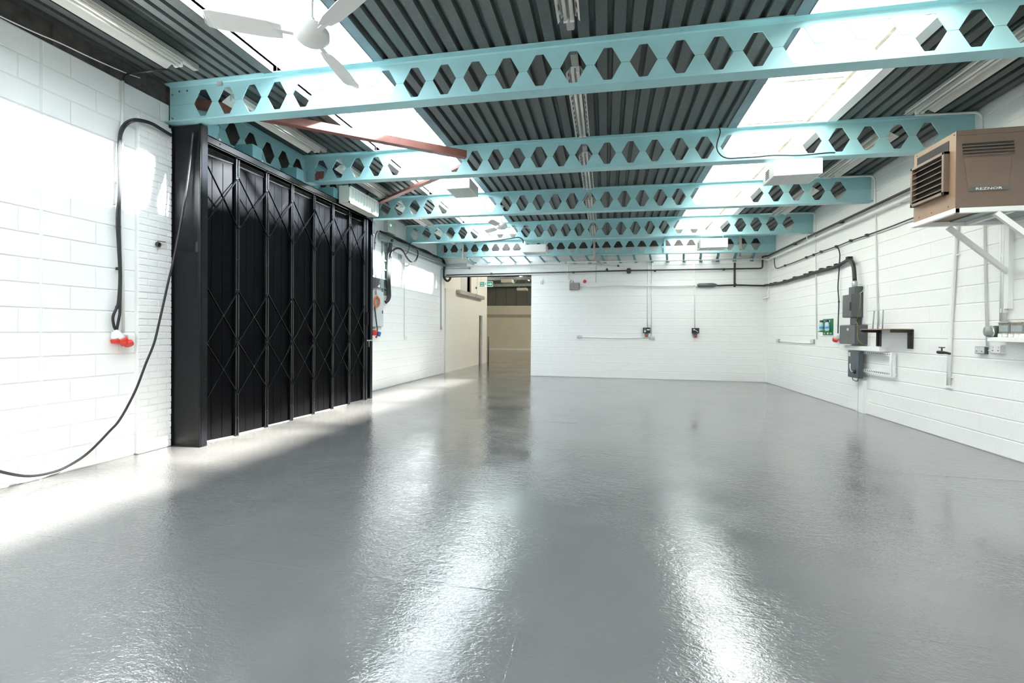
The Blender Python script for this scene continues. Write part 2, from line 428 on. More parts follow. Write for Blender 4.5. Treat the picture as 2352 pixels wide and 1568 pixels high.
# ------------------------------------------------------------------ ceiling deck
SKY_L = (-3.655, -2.41); SKY_R = (1.685, 2.80); KH = .35
ceil = thing('ceiling', (0, 5, 4.25), kind='structure')
def deck_sheet(x0, x1, y0, y1, rib0=.15):
    mb = MB(); xs = []; n = max(1, round((x1 - x0) / .15)); p = (x1 - x0) / n
    for i in range(n):
        a = x0 + i * p
        for t, z in ((0, 0), (.62, 0), (.70, .052), (.92, .052), (1.0, 0)): xs.append((a + t * p, z))
    ny = 2; vs = []; fs = []
    for j in range(ny):
        y = y0 + (y1 - y0) * j / (ny - 1)
        for x, z in xs: vs.append((x, y, deckz(x, y) + z))
    m = len(xs)
    for i in range(m - 1): fs.append((i, i + 1, m + i + 1, m + i))
    # top skin
    o = len(vs)
    for (x, y) in ((x0, y0), (x1, y0), (x1, y1), (x0, y1)): vs.append((x, y, deckz(x, y) + .10))
    fs += [(o, o + 1, o + 2, o + 3), (0, m, o + 3, o), (m - 1, o + 1, o + 2, 2 * m - 1)]
    mb.add(vs, fs); return mb.build('roof_sheet', DECK, ceil, recalc=False)
ybays = [-4.2, -.03, 2.205] + BEAMS_Y + [YB + .2]
for j in range(len(ybays) - 1):
    for (a, b, n) in ((-5.33, SKY_L[0], 2), (SKY_L[1], SKY_R[0], 5), (SKY_R[1], 4.62, 2)):
        for i in range(n):
            deck_sheet(a + (b - a) * i / n, a + (b - a) * (i + 1) / n, ybays[j] + .001, ybays[j + 1] - .001)
# skylights
def skylight(name, xr, mat_l, mat_r, trim_l, trim_r, barm, glm):
    x0, x1 = xr; w = thing(name, ((x0 + x1) / 2, 5, 4.3), kind='structure'); y0, y1 = -4.1, YB + .1
    def wallx(x, sgn, m, nm):
        mb = MB(); n = 10
        for i in range(n):
            a, b = y0 + (y1 - y0) * i / n, y0 + (y1 - y0) * (i + 1) / n
            xa, xb = (x - .03, x) if sgn < 0 else (x, x + .03)
            za, zb = deckz(x, a), deckz(x, b)
            mb.hexa([(xa, a, za - .01), (xb, a, za - .01), (xb, b, zb - .01), (xa, b, zb - .01), (xa, a, za + KH), (xb, a, za + KH), (xb, b, zb + KH), (xa, b, zb + KH)])
        return mb.build(nm, m, w)
    wallx(x0, -1, mat_l, 'kerb'); wallx(x1, 1, mat_r, 'kerb')
    for y in (y0, y1): box('kerb_end', (x0 - .03, y - .03, deckz(x0, y) - .02), (x1 + .03, y, deckz(x0, y) + KH), mat_l, w)
    for x, sgn, m, wd_ in ((x0, -1, trim_l, .10), (x1, 1, trim_r, .10)):
        mb = MB()
        for i in range(len(ybays) - 1):
            a, b = ybays[i] + (.078 if i > 2 else 0), ybays[i + 1] - .078
            za, zb = deckz(x, a) - .006, deckz(x, b) - .006
            xa, xb = (x - wd_, x + .012) if sgn < 0 else (x - .012, x + wd_)
            mb.hexa([(xa, a, za - .012), (xb, a, za - .012), (xb, b, zb - .012), (xa, b, zb - .012), (xa, a, za), (xb, a, za), (xb, b, zb), (xa, b, zb)])
            xc = x + .012 if sgn < 0 else x - .012
            mb.hexa([(xc - .006, a, za - .012), (xc + .006, a, za - .012), (xc + .006, b, zb - .012), (xc - .006, b, zb - .012), (xc - .006, a, za + .06), (xc + .006, a, za + .06), (xc + .006, b, zb + .06), (xc - .006, b, zb + .06)])
        mb.build('edge_flashing', m, w)
    ny = 16; st = (y1 - y0) / ny
    for i in range(ny):
        a, b = y0 + st * i, y0 + st * (i + 1)
        za, zb = deckz(x0, a) + KH, deckz(x0, b) + KH; zc, zd = deckz(x1, a) + KH, deckz(x1, b) + KH
        MB().add([(x0, a + .02, za), (x1, a + .02, zc), (x1, b - .02, zd), (x0, b - .02, zb)], [(0, 1, 2, 3)]).build('pane', glm, w, recalc=False)
        if i: MB().hexa([(x0, a - .022, za - .035), (x1, a - .022, zc - .035), (x1, a + .022, zc - .035), (x0, a + .022, za - .035), (x0, a - .022, za + .02), (x1, a - .022, zc + .02), (x1, a + .022, zc + .02), (x0, a + .022, za + .02)]).build('glazing_bar', barm, w)
    mb = MB()
    for x in (x0 + .02, x1 - .02):
        mb.hexa([(x - .02, y0, deckz(x, y0) + KH - .03), (x + .02, y0, deckz(x, y0) + KH - .03), (x + .02, y1, deckz(x, y1) + KH - .03), (x - .02, y1, deckz(x, y1) + KH - .03),
                 (x - .02, y0, deckz(x, y0) + KH + .01), (x + .02, y0, deckz(x, y0) + KH + .01), (x + .02, y1, deckz(x, y1) + KH + .01), (x - .02, y1, deckz(x, y1) + KH + .01)])
    mb.build('glazing_rail', barm, w)
    pd = bpy.data.lights.new('daylight_portal', 'AREA'); pd.shape = 'RECTANGLE'; pd.size = x1 - x0; pd.size_y = y1 - y0
    po = bpy.data.objects.new('daylight_portal', pd); COL.objects.link(po); po.location = ((x0 + x1) / 2, (y0 + y1) / 2, 4.62)
    pd.cycles.is_portal = True
    return w
skylight('window_1', SKY_L, WHITE, KERBL, DECK, KERBL, WHITE, SKYGL)  # left kerb and bars white, putting the skylight glare into their colour
skylight('window_2', SKY_R, KERB, KERB, KERBL, WCOND, KERB, SKYGR)

# ------------------------------------------------------------------ castellated beams
PITCH = .331
def castellated(name, label, p0, L, axis, z0, sl, phase, group=None, clip=(.09, .09)):
    """p0: fixed coordinate of the web; runs along X (axis 0) or Y (axis 1) from L[0] to L[1]"""
    mid0 = z0 + BD / 2; hh = .1525; a2, m2 = .038, .1265; t = .0045; fw = .076; ft = .011
    def P(s, off, z): return ((s, p0 + off, z + sl * s) if axis == 0 else (p0 + off, s, z + sl * s))
    root = thing(name, P((L[0] + L[1]) / 2, 0, z0), label, 'beam', group)
    cs = []; k0 = math.ceil((L[0] + m2 + clip[0] - phase) / PITCH)
    c = phase + k0 * PITCH
    while c + m2 + clip[1] < L[1]: cs.append(c); c += PITCH
    for up in (1, -1):
        mb = MB(); pts = [(L[0], 0)]
        for c in cs: pts += [(c - m2, 0), (c - a2 - .004, hh - .006), (c - a2 + .004, hh), (c + a2 - .004, hh), (c + a2 + .004, hh - .006), (c + m2, 0)]
        pts.append((L[1], 0)); zt = BD / 2 - ft
        for i in range(len(pts) - 1):
            (s0, h0), (s1, h1) = pts[i], pts[i + 1]
            q0, q1 = mid0 + up * (h0 + .002), mid0 + up * (h1 + .002); zz = mid0 + up * zt
            vs = [P(s0, -t, q0), P(s1, -t, q1), P(s1, -t, zz), P(s0, -t, zz), P(s0, t, q0), P(s1, t, q1), P(s1, t, zz), P(s0, t, zz)]
            mb.add(vs, [(0, 1, 2, 3), (7, 6, 5, 4), (0, 4, 5, 1)])
        mb.build('upper_web' if up > 0 else 'lower_web', TEAL, root)
        zc = mid0 + up * (BD / 2 - ft / 2)
        mb = MB().hexa([P(L[0], -fw, zc - ft / 2), P(L[1], -fw, zc - ft / 2), P(L[1], fw, zc - ft / 2), P(L[0], fw, zc - ft / 2), P(L[0], -fw, zc + ft / 2), P(L[1], -fw, zc + ft / 2), P(L[1], fw, zc + ft / 2), P(L[0], fw, zc + ft / 2)])
        # root fillets between web and flange
        zz = mid0 + up * (BD / 2 - ft)
        for sg in (-1, 1):
            pr_ = [(sg * t, 0), (sg * (t + .012), 0), (sg * t, -up * .012)]
            mb.add([P(s, o_, zz + h_) for s in L for (o_, h_) in pr_], [(1, 2, 5, 4)])
        mb.build('top_flange' if up > 0 else 'bottom_flange', TEAL, root)
    return root
BL = ['nearest teal castellated roof beam, bearing on the black door post', 'second teal castellated roof beam, framed into the beam over the black door',
      'third teal castellated roof beam, just beyond the cream grille unit', 'fourth teal castellated roof beam from the camera, one fan in front of it', 'farthest teal castellated roof beam beside the white back wall']
PH = [on(1316.3, 156.4, Y=4.44)[0], on(1341, 353.3, Y=6.675)[0], on(1353.3, 461.6, Y=8.91)[0], on(1362, 525.4, Y=11.145)[0], on(1313.8, 573.9, Y=13.37)[0]]
XE = [XN + .004, -4.915, XL + .004, XL + .004, XL + .004]
roofbeams = []
for i in range(5):
    roofbeams.append(castellated('castellated_beam', BL[i], BEAMS_Y[i], (XE[i], XR - .003), 0, BEAM_Z0[i], BEAM_SL[i], PH[i], 'teal roof beams', (.10, .12)))
castellated('castellated_beam', 'teal castellated beam running above the black folding door track', -4.99, (4.53, 8.82), 1, 3.815, .0, 4.9, 'teal roof beams')
mb = MB()
for (px, py) in ((393, 218.5), (393, 272.5)):
    c = on(px, py, Y=4.43); mb.cyl((c[0] + .02, 4.44 - .0045, c[2]), (c[0] + .02, 4.42, c[2]), .011, 6)
mb.build('bolt', TEALD, roofbeams[0])
mb = MB()
for (px, py) in ((412, 210), (430, 208.5)):
    c = on(px, py, Y=4.4355); mb.cyl((c[0], 4.4354, c[2]), (c[0], 4.434, c[2]), .012, 12)
mb.build('bolt_hole', RUSTB, roofbeams[0])
for px in (1527, 1205):
    c = on(px, 560, Y=13.29); box('stiffener', (c[0] - .025, 13.294, BEAM_Z0[4] + BEAM_SL[4] * c[0] + .012), (c[0] + .025, 13.365, BEAM_Z0[4] + BEAM_SL[4] * c[0] + BD - .012), TEAL, roofbeams[4])
# ------------------------------------------------------------------ folding door (concertina)
XD = -4.72; ZT = 3.60
door = thing('door_1', (XD, 6.5, 0), 'black steel folding lattice door across the left wall', 'door', kind='structure')
# post next to the pier
post = MB()
post.box((-5.105, 4.44, 0), (-4.665, 4.452, 3.80)).box((-4.675, 4.43, 0), (-4.665, 4.53, 3.80)).box((-5.10, 4.43, 0), (-5.06, 4.54, 3.80)).box((-4.70, 4.43, 0), (-4.675, 4.442, 3.80))
post.build('door_post', BLACK, door, .003)
mb = MB()
for z in (.5, 1.3, 2.1, 2.9, 3.4): mb.lathe([(.009, 0), (.009, .004), (.004, .008)], (-5.08, 4.43, z), (0, -1, 0), 8)
for z in (.35, .8, 1.1, 1.75, 2.3): mb.lathe([(.008, 0), (.008, .004), (.004, .008)], (-4.665, 4.50, z), (1, 0, 0), 8)
mb.build('rivet', BLACK, door)
box('latch_plate', (-4.74, 4.436, 2.3), (-4.69, 4.443, 2.42), DARK, door)
# top track
mb = MB()
mb.box((XD + .025, 4.53, 3.625), (XD + .035, 8.46, 3.715)).box((XD - .10, 4.53, 3.705), (XD + .035, 8.46, 3.715)).box((XD - .10, 4.53, 3.625), (XD - .09, 8.46, 3.715)).box((XD + .005, 4.53, 3.625), (XD + .035, 8.46, 3.633))
mb.build('track', BLACKG, door)
mb = MB()
for y in (4.72, 6.0, 7.3): mb.cyl((XD + .0352, y, 3.675), (XD + .037, y, 3.675), .009, 10)
mb.build('track_hole', DARK, door)
PK = [4.545] + [4.495 + .525 * k for k in range(1, 8)]
def leaf(y0, y1, first):
    w = .10 if not first else .17; xb = -4.80 if not first else -4.86
    prof = [(XD - .030, y0), (xb, y0 + w), (XD - .030, y1)]
    mb = MB()
    for (a, b) in zip(prof[:-1], prof[1:]):
        va = Vector((a[0], a[1], 0)); vb = Vector((b[0], b[1], 0)); d = (vb - va).normalized(); nx = Vector((-d.y, d.x, 0)) * .002
        z0, z1 = .009, 3.53
        mb.hexa([va - nx + Vector((0, 0, z0)), va + nx + Vector((0, 0, z0)), vb + nx + Vector((0, 0, z0)), vb - nx + Vector((0, 0, z0)),
                 va - nx + Vector((0, 0, z1)), va + nx + Vector((0, 0, z1)), vb + nx + Vector((0, 0, z1)), vb - nx + Vector((0, 0, z1))])
    pl_ = mb.build('leaf_panel', BLACKP, door)
    mb = MB()
    for (a, b) in zip(prof[:-1], prof[1:]):
        mb.bar((a[0] + .006, a[1], 3.555), (b[0] + .006, b[1], 3.535), .012, .012)
    mb.build('top_rod', BLACKG, pl_)
    mb = MB()      # pressed vertical creases
    for t in (.30, .62):
        a = Vector((prof[1][0], prof[1][1], 0)).lerp(Vector((prof[2][0], prof[2][1], 0)), t)
        mb.box((a.x + .001, a.y - .004, .03), (a.x + .006, a.y + .004, 3.5))
    mb.build('panel_crease', BLACKP, pl_)
for i in range(7): leaf(PK[i] if i else 4.456, PK[i + 1], i == 0)
for i, y in enumerate(PK[1:]):
    mb = MB()
    for dy in (-.019, .019): mb.box((XD - .018, y + dy - .011, .004), (XD + .018, y + dy + .011, 3.60))
    pk = mb.build('picket', BLACKG, door, .003)
    mb = MB()
    for z in (.25, .56, 1.225, 1.90, 2.3, 2.70, 3.37): mb.lathe([(.010, 0), (.010, .006), (.005, .011)], (XD + .018, y, z), (1, 0, 0), 8)
    mb.build('rivet', BLACK, pk)
    r = MB().cyl((XD, y - .02, 3.64), (XD, y + .02, 3.64), .022, 12).build('roller', BLACK, pk)
for (za, zb) in ((2.70, 3.37), (1.235, 1.90), (.56, 1.225)):
    for i in range(len(PK) - 1):
        a, b = PK[i], PK[i + 1]; xa = XD + .022
        MB().bar((xa, a, zb), (xa, b, za), .006, .024, (1, 0, 0)).build('lattice_bar', BLACKG, door)
        MB().bar((xa + .007, b, zb), (xa + .007, a, za), .006, .024, (1, 0, 0)).build('lattice_bar', BLACKG, door)
        MB().lathe([(.011, 0), (.011, .008), (.005, .013)], (xa + .008, (a + b) / 2, (za + zb) / 2), (1, 0, 0), 8).build('rivet', BLACK, door)
# leading post and shutting post
MB().box((XD - .03, 8.215, .004), (XD + .03, 8.275, 3.60)).build('leading_post', BLACK, door, .004)
MB().box((XD - .08, 8.385, 0), (XD + .03, 8.47, 3.80)).box((XD - .5, 8.40, 0), (XD - .08, 8.412, 3.80)).build('shutting_post', BLACK, door, .004)
MB().box((XD - .045, 8.16, .01), (XD - .04, 8.40, 3.60)).build('closing_strip', BLACKP, door)
MB().bar((XD + .034, 8.22, 1.19), (XD + .034, 8.44, 1.19), .02, .025).bar((XD + .04, 8.30, 1.19), (XD + .04, 8.30, 1.06), .015, .02).build('door_bolt', CHROME, door, .002)
MB().box((XD + .03, 8.23, 1.5), (XD + .05, 8.27, 1.75)).box((XD + .03, 8.36, 3.35), (XD + .075, 8.47, 3.6)).build('lock_case', BLACK, door, .003)
# teal hanger blocks carrying the track
base = thing('hanger_bracket', (XD - .03, 5.0, 3.716), 'x', 'bracket', 'teal hangers above the door track')
box('cleat', (XD - .26, 4.93, 3.72), (XD + .03, 5.10, 3.90), TEALD, base, .004)
MB().cyl((XD + .02, 5.08, 3.715), (XD + .02, 5.08, 3.80), .012, 8).box((XD - .005, 5.06, 3.715), (XD + .03, 5.12, 3.745)).build('hanger_bolt', GALV, base)
HB = ['teal hanger block above the door track nearest the black post', 'second teal hanger block above the door track from the black post', 'third teal hanger block above the door track, under the second roof beam', 'farthest teal hanger block above the door track, beside the cream grille unit']
for i, px in enumerate((498, 597, 694, 776)):
    o = base if i == 0 else copy_tree(base)
    y = on(px, 300 + (px - 498) * .5, X=XD + .03)[1] - .06
    o.location.y = y; o['label'] = HB[i]
# ------------------------------------------------------------------ red oxide braces
def angle_iron(name, label, p, q, m, w=.09):
    o = thing(name, p, label, 'brace')
    MB().bar(p, q, w, .008).build('flat_leg', m, o); p2 = Vector(p); q2 = Vector(q); d = (q2 - p2).normalized(); s = d.cross(Vector((0, 0, 1))).normalized() * (w / 2 - .004)
    MB().bar(p2 + s + Vector((0, 0, w / 2)), q2 + s + Vector((0, 0, w / 2)), .008, w).build('upright_leg', m, o)
    return o
angle_iron('roof_brace', 'red oxide steel brace crossing under the skylight to the second roof beam', (-4.93, 4.62, 4.10), (-2.12, 6.60, 4.03), REDOX, .10)
angle_iron('roof_brace', 'red oxide steel brace running from the second roof beam behind the cream grille unit', (-2.25, 6.74, 3.93), (-4.83, 8.83, 4.07), REDOX, .10)

gz = on(733, 405, Y=BEAMS_Y[1] - .012)
MB().box((gz[0] - .07, BEAMS_Y[1] + .008, gz[2] - .05), (gz[0] + .07, BEAMS_Y[1] + .02, gz[2] + .09)).box((gz[0] - .07, BEAMS_Y[1] - .02, gz[2] - .06), (gz[0] - .01, BEAMS_Y[1] - .008, gz[2] + .05)).build('gusset_plate', REDOX, roofbeams[1])
hk = thing('rope_hook', on(1852, 557, Y=BEAMS_Y[3]), 'small white hook hanging under right end of the fourth beam', 'hook')
MB().tube(spline([on(1853.5, 534.5, Y=BEAMS_Y[3]), on(1853, 545, Y=BEAMS_Y[3]), on(1853.3, 552, Y=BEAMS_Y[3]), on(1850, 552, Y=BEAMS_Y[3]), on(1846.5, 554, Y=BEAMS_Y[3]), on(1847, 558, Y=BEAMS_Y[3])], 5), .012, 8).build('hook_wire', WCOND, hk)
MB().lathe([(.02, -.01), (.022, .01), (.012, .02)], on(1853.5, 535.5, Y=BEAMS_Y[3]), (0, 0, 1), 10).build('hook_eye', WCOND, hk)
# ------------------------------------------------------------------ fluorescent battens
def batten(kind):
    root = thing('fluorescent_batten', (0, 0, 0), 'x', 'light', None)
    L = 2.0; l = .80
    MB().box((-.035, -L / 2, -.05), (.035, L / 2, 0)).box((-.03, -L / 2, -.058), (.03, L / 2, -.05)).build('trunking', BATT, root)
    if kind == 'trough':
        MB().box((-.05, -l, -.105), (.05, l, -.058)).build('body', REFL, root, .004)
        for s in (-1, 1):
            pr_ = [(s * .045, -.062), (s * .16, -.135), (s * .163, -.131), (s * .045, -.057)]
            MB().prism(pr_, lambda p, t: (p[0], t, p[1]), -l, l).build('reflector', REFL, root)
    else:
        MB().box((-.045, -l, -.085), (.045, l, -.058)).build('body', BATT, root, .003)
        for s in (-1, 1):
            mb = MB(); n = 13; st = 2 * l / n
            for (fa, fb, full) in ((0, .3, 1), (.3, .65, 0), (.65, 1, 1)):
                def pt(f): return (s * (.05 + .045 * f), -.062 - .062 * f)
                a, b = pt(fa), pt(fb)
                if full: mb.prism([a, b, (b[0] + s * .002, b[1] + .002), (a[0] + s * .002, a[1] + .002)], lambda p, t: (p[0], t, p[1]), -l, l)
                else:
                    for i in range(n): mb.prism([a, b, (b[0] + s * .002, b[1] + .002), (a[0] + s * .002, a[1] + .002)], lambda p, t: (p[0], t, p[1]), -l + st * i, -l + st * (i + .4))
            mb.build('reflector', REFL, root)
    for s in (-1, 1):
        zt = -.118 if kind == 'trough' else -.105
        MB().cyl((s * .028, -l + .02, zt), (s * .028, l - .02, zt), .0165, 12).build('tube', TUBE, root)
    mb = MB()
    for y in (-l + .01, l - .01):
        mb = MB()
        for s in (-1, 1): mb.box((s * .028 - .018, y - .012, (-.135 if kind == 'trough' else -.122)), (s * .028 + .018, y + .012, -.06))
        mb.box((-.03, y - .012, -.075), (.03, y + .012, -.06)).build('lamp_holder', WPLAST, root)
    return root
bt = batten('trough'); bs = batten('slot')
def place(proto, first, X, yc, label, group):
    o = proto if first else copy_tree(proto)
    o.location = (X, yc, deckz(X, yc) - .004); o['label'] = label; o['group'] = group
    a, b = deckz(X, yc - 1), deckz(X, yc + 1); o.rotation_euler.x = math.atan2(b - a, 2)
    return o
LB = [(3.12, 'near left fluorescent trough light, nearest the camera above the white wall'), (5.42, 'left-row fluorescent trough light between first and second roof beams'),
      (7.72, 'left-row fluorescent trough light above the cream grille unit'), (10.0, 'left-row fluorescent trough light between third and fourth roof beams'), (12.25, 'left-row fluorescent trough light between fourth and fifth roof beams')]
for i, (y, lb) in enumerate(LB): place(bt, i == 0, -4.40, y, lb, 'left row of fluorescent trough lights')
cp = [c_ for c_ in COL.objects if c_.parent is None and c_.get('label') == LB[0][1]][0]
MB().box((-4.37, 4.06, 4.115), (-4.29, 4.14, 4.19)).build('connector_plug', RUBBER, cp)
RB = [(5.45, 'right-row fluorescent trough light between first and second roof beams'), (7.72, 'right-row fluorescent trough light between second and third roof beams'), (10.0, 'right-row fluorescent trough light between third and fourth roof beams')]
for y, lb in RB: place(bt, False, 3.62, y, lb, 'right row of fluorescent trough lights')
CB = [(3.15, 'twin-tube slotted batten light nearest the camera along the roof centre'), (5.52, 'centre twin-tube slotted batten light between first and second roof beams'),
      (7.79, 'centre twin-tube slotted batten light between second and third roof beams'), (10.02, 'centre twin-tube slotted batten light between third and fourth roof beams'), (12.25, 'centre twin-tube slotted batten light between fourth and fifth roof beams')]
for i, (y, lb) in enumerate(CB): place(bs, i == 0, -.34, y, lb, 'centre row of twin-tube batten lights')

# ------------------------------------------------------------------ ceiling fans
def fan(label, hub, angs, ztop, R=.70):
    x, y, z = hub
    o = thing('ceiling_fan', hub, label, 'fan', 'white ceiling fans')
    MB().lathe([(.02, .055), (.10, .05), (.125, .02), (.125, -.03), (.09, -.06), (.03, -.075)], hub, n=28).build('motor', WPLAST, o)
    MB().cyl((x, y, z + .05), (x, y, ztop - .02), .011, 10).build('down_rod', WPLAST, o)
    MB().lathe([(.05, 0), (.048, -.03), (.02, -.07)], (x, y, ztop)).build('canopy', WPLAST, o)
    MB().lathe([(.018, .12), (.032, .09), (.02, .05)], hub, n=16).build('rod_cover', WPLAST, o)
    for a in angs:
        g = math.radians(a); d = Vector((math.cos(g), math.sin(g), 0)); s = Vector((-d.y, d.x, 0)); c = Vector(hub) + Vector((0, 0, -.02))
        tw = Vector((0, 0, .018)); n = 10; vs = []
        outline = [(.20, .050), (.30, .068), (.50, .074), (R - .05, .072), (R - .015, .058), (R, .025)]
        for r, w in outline:
            for sg, zz in ((-1, -1), (1, 1)):
                for th in (-.003, .003): vs.append(c + d * r + s * (w * sg) + tw * zz + Vector((0, 0, th)))
        fs = []
        for i in range(len(outline) - 1):
            b = 4 * i; fs += [(b, b + 4, b + 6, b + 2), (b + 1, b + 3, b + 7, b + 5), (b, b + 1, b + 5, b + 4), (b + 2, b + 6, b + 7, b + 3)]
        fs += [(0, 2, 3, 1), (4 * (len(outline) - 1), 4 * (len(outline) - 1) + 1, 4 * (len(outline) - 1) + 3, 4 * (len(outline) - 1) + 2)]
        bl = MB().add(vs, fs).build('blade', WPLAST, o)
        MB().bar(c + d * .09, c + d * .26, .035, .006).build('blade_iron', WPLAST, bl)
    return o
h1 = on(716, 78, Z=3.60)
fan('white three-blade ceiling fan hanging nearest the camera below the left skylight', tuple(h1), (208, 331, 96), deckz(h1[0], h1[1]) + .0)
h2 = on(1152, 519, Z=3.73)
fan('small white ceiling fan between the third and fourth roof beams', tuple(h2), (20, 140, 260), deckz(-2.35, 9.8), .62)
# ------------------------------------------------------------------ suspended white boxes
def hung(label, a, b, Y, depth, beam_i, louvre=False, ztop=None, side=1):
    p, q = on(*a, Y=Y), on(*b, Y=Y); x0, x1 = p[0], q[0]; z1, z0 = p[2], q[2]
    o = thing('suspended_heater', ((x0 + x1) / 2, Y + depth / 2, z0), label, 'heater', 'white boxes hung from the roof')
    MB().box((x0, Y, z0), (x1, Y + depth, z1)).build('casing', WPLAST, o, .004)
    MB().box((x0 + .03, Y + .03, z0 - .004), (x0 + (x1 - x0) * .35, Y + depth - .03, z0 + .001)).build('service_panel', LGREY, o)
    MB().box((x0 + (x1 - x0) * .38, Y + .03, z0 - .006), (x1 - .03, Y + depth - .03, z0 + .001)).build('outlet_grille', LGREY, o)
    for i in range(5):
        MB().box((x0 - .003, Y + depth * .45, z0 + .04 + i * .025), (x0 + .001, Y + depth * .75, z0 + .05 + i * .025)).build('vent_slot', DARK, o)
    for xx in (x0 + .06, x1 - .06):
        zt = ztop if ztop else BEAM_Z0[beam_i] + BEAM_SL[beam_i] * xx
        mb = MB(); z = z1; k = 0; yc = Y + depth / 2
        while z < zt - .01:
            mb.bar((xx + (.005 if k % 2 else 0), yc, z), (xx + (.0 if k % 2 else .005), yc, min(z + .03, zt)), .012, .012); z += .03; k += 1
        if mb.v: mb.build('chain', WPLAST, o)
    return o
hung('largest white suspended box heater, hung under the second roof beam at right', (1778, 369), (1890, 397.5), 6.50, .42, 1)
hung('white suspended box heater hung under the fourth roof beam at right', (1609, 548), (1672, 567), 11.0, .40, 3)
hung('white suspended box heater in front of the farthest beam, left of centre', (1200, 562), (1254, 578), 10.98, .40, 3)
hd4 = hung('white suspended box heater in the left skylight between second and third beams', (1024, 411), (1078.5, 431), 7.55, .55, 1, ztop=deckz(-3, 7.8) + .03)
MB().bar((SKY_L[0] - .02, 7.825, deckz(SKY_L[0], 7.8) + .05), (SKY_L[1] + .02, 7.825, deckz(SKY_L[1], 7.8) + .05), .05, .04).build('support_bar', WCOND, hd4)
# ------------------------------------------------------------------ cream grille unit over the door end
g0, g1 = on(803, 425, X=-4.45), on(870, 455, X=-4.45)
gy0, gy1 = g0[1], 8.24; gz0, gz1 = 3.645, 3.952
gu = thing('air_curtain', (-4.57, (gy0 + gy1) / 2, gz0), 'cream metal air unit with slatted grille above the far door end', 'air unit')
MB().box((-4.66, gy0, gz0), (-4.47, gy1, gz1)).build('casing', GRILLE, gu, .004)
MB().box((-4.47, gy0, gz0), (-4.45, gy0 + .03, gz1)).box((-4.47, gy1 - .03, gz0), (-4.45, gy1, gz1)).box((-4.47, gy0, gz0), (-4.45, gy1, gz0 + .03)).box((-4.47, gy0, gz1 - .03), (-4.45, gy1, gz1)).build('grille_frame', GRILLE, gu)
for i in range(10):
    y = gy0 + .03 + (gy1 - gy0 - .06) * (i + .0) / 10
    if i: box('slat', (-4.468, y - .008, gz0 + .03), (-4.446, y + .008, gz1 - .03), GRILLE, gu)
    w = (gy1 - gy0 - .06) / 10
    box('mesh_panel', (-4.4695, y + .006, gz0 + .03), (-4.463, y + w - .006, gz1 - .03), LGREY, gu)
box('label_plate', (-4.62, gy0 + .05, gz0 - .012), (-4.5, gy0 + .2, gz0), WPLAST, gu)
MB().bar((-4.75, gy0 + .2, gz1 + .0), (-4.55, gy0 + .2, gz1), .03, .03).box((-4.60, gy0 + .2, gz1), (-4.57, gy0 + .24, deckz(-4.6, 7.4))).box((-4.60, gy1 - .2, gz1), (-4.57, gy1 - .16, deckz(-4.6, 8.0))).build('support_strap', RUSTB, gu)

# ================================================================== right wall
def rbox(u0, u1, u2, vt, vb):
    Yn = on(u2, vt, X=XR)[1]; a = on(u1, vt, Y=Yn); b = on(u1, vb, Y=Yn); xf = a[0]
    Yf = on(u0, vt, X=xf)[1]
    return (xf, XR + .0, Yn, Yf, b[2], a[2])
# heater on its bracket
hx, hy0, hy1, hz0, hz1 = 3.50, 5.475, 6.125, 2.695, 3.485
ht = thing('unit_heater', (hx + .45, (hy0 + hy1) / 2, hz0), 'brown gas unit heater on a white wall bracket', 'heater')
MB().box((hx + .004, hy0 + .004, hz0), (4.33, hy1, hz1)).build('casing', TAN, ht, .004)
sp = MB().box((hx + .002, hy0, hz0 + .015), (4.33, hy0 + .006, hz1 - .05)).build('side_panel', BROWN, ht, .002)
MB().box((hx, hy0 - .004, hz1 - .05), (4.33, hy0 + .004, hz1 + .003)).build('top_strip', BROWN, ht, .002)
MB().box((hx, hy0 - .003, hz0 - .004), (4.33, hy0 + .004, hz0 + .02)).build('base_strip', BROWN, ht, .002)
for i in range(4):
    z = hz0 + .655 - i * .045 - .0
    a, b = on(2210 + i * .6, 330 + i * 7.2, Y=hy0), on(2340, 325 + i * 7, Y=hy0)
    MB().box((a[0], hy0 - .001, a[2] - .024), (a[0] + .44, hy0 + .004, a[2])).build('slot', DARK if i < 3 else RUSTB, sp)
    MB().bar((a[0], hy0 - .006, a[2] - .031), (a[0] + .44, hy0 - .006, a[2] - .031), .012, .010).build('louvre', BROWN, sp)
c0 = on(2215, 364, Y=hy0); c1 = on(2335, 358, Y=hy0); c2 = on(2325, 428, Y=hy0); c3 = on(2225, 440, Y=hy0)
pts = [(c0[0], c0[2]), (c0[0] + .40, c0[2] + .0), (c0[0] + .375, c3[2]), (c0[0] + .035, c3[2])]
MB().prism(pts, lambda p, t: (p[0], t, p[1]), hy0 - .008, hy0 + .002).build('access_door', BROWN, sp, .003)
bd = MB().box((c0[0] + .035, hy0 - .011, c3[2] - .0), (c0[0] + .375, hy0 - .007, c3[2] + .042)).build('badge', GREYBOX, sp)
text_mesh('badge_lettering', 'REZNOR', .033, PRINTW, bd, (c0[0] + .205, hy0 - .0115, c3[2] + .021), (math.pi / 2, 0, 0), 1.75)
MB().lathe([(.008, 0), (.006, .004)], (c0[0] + .18, hy0 - .002, c0[2] + .028), (0, -1, 0), 10).build('screw', CHROME, sp)
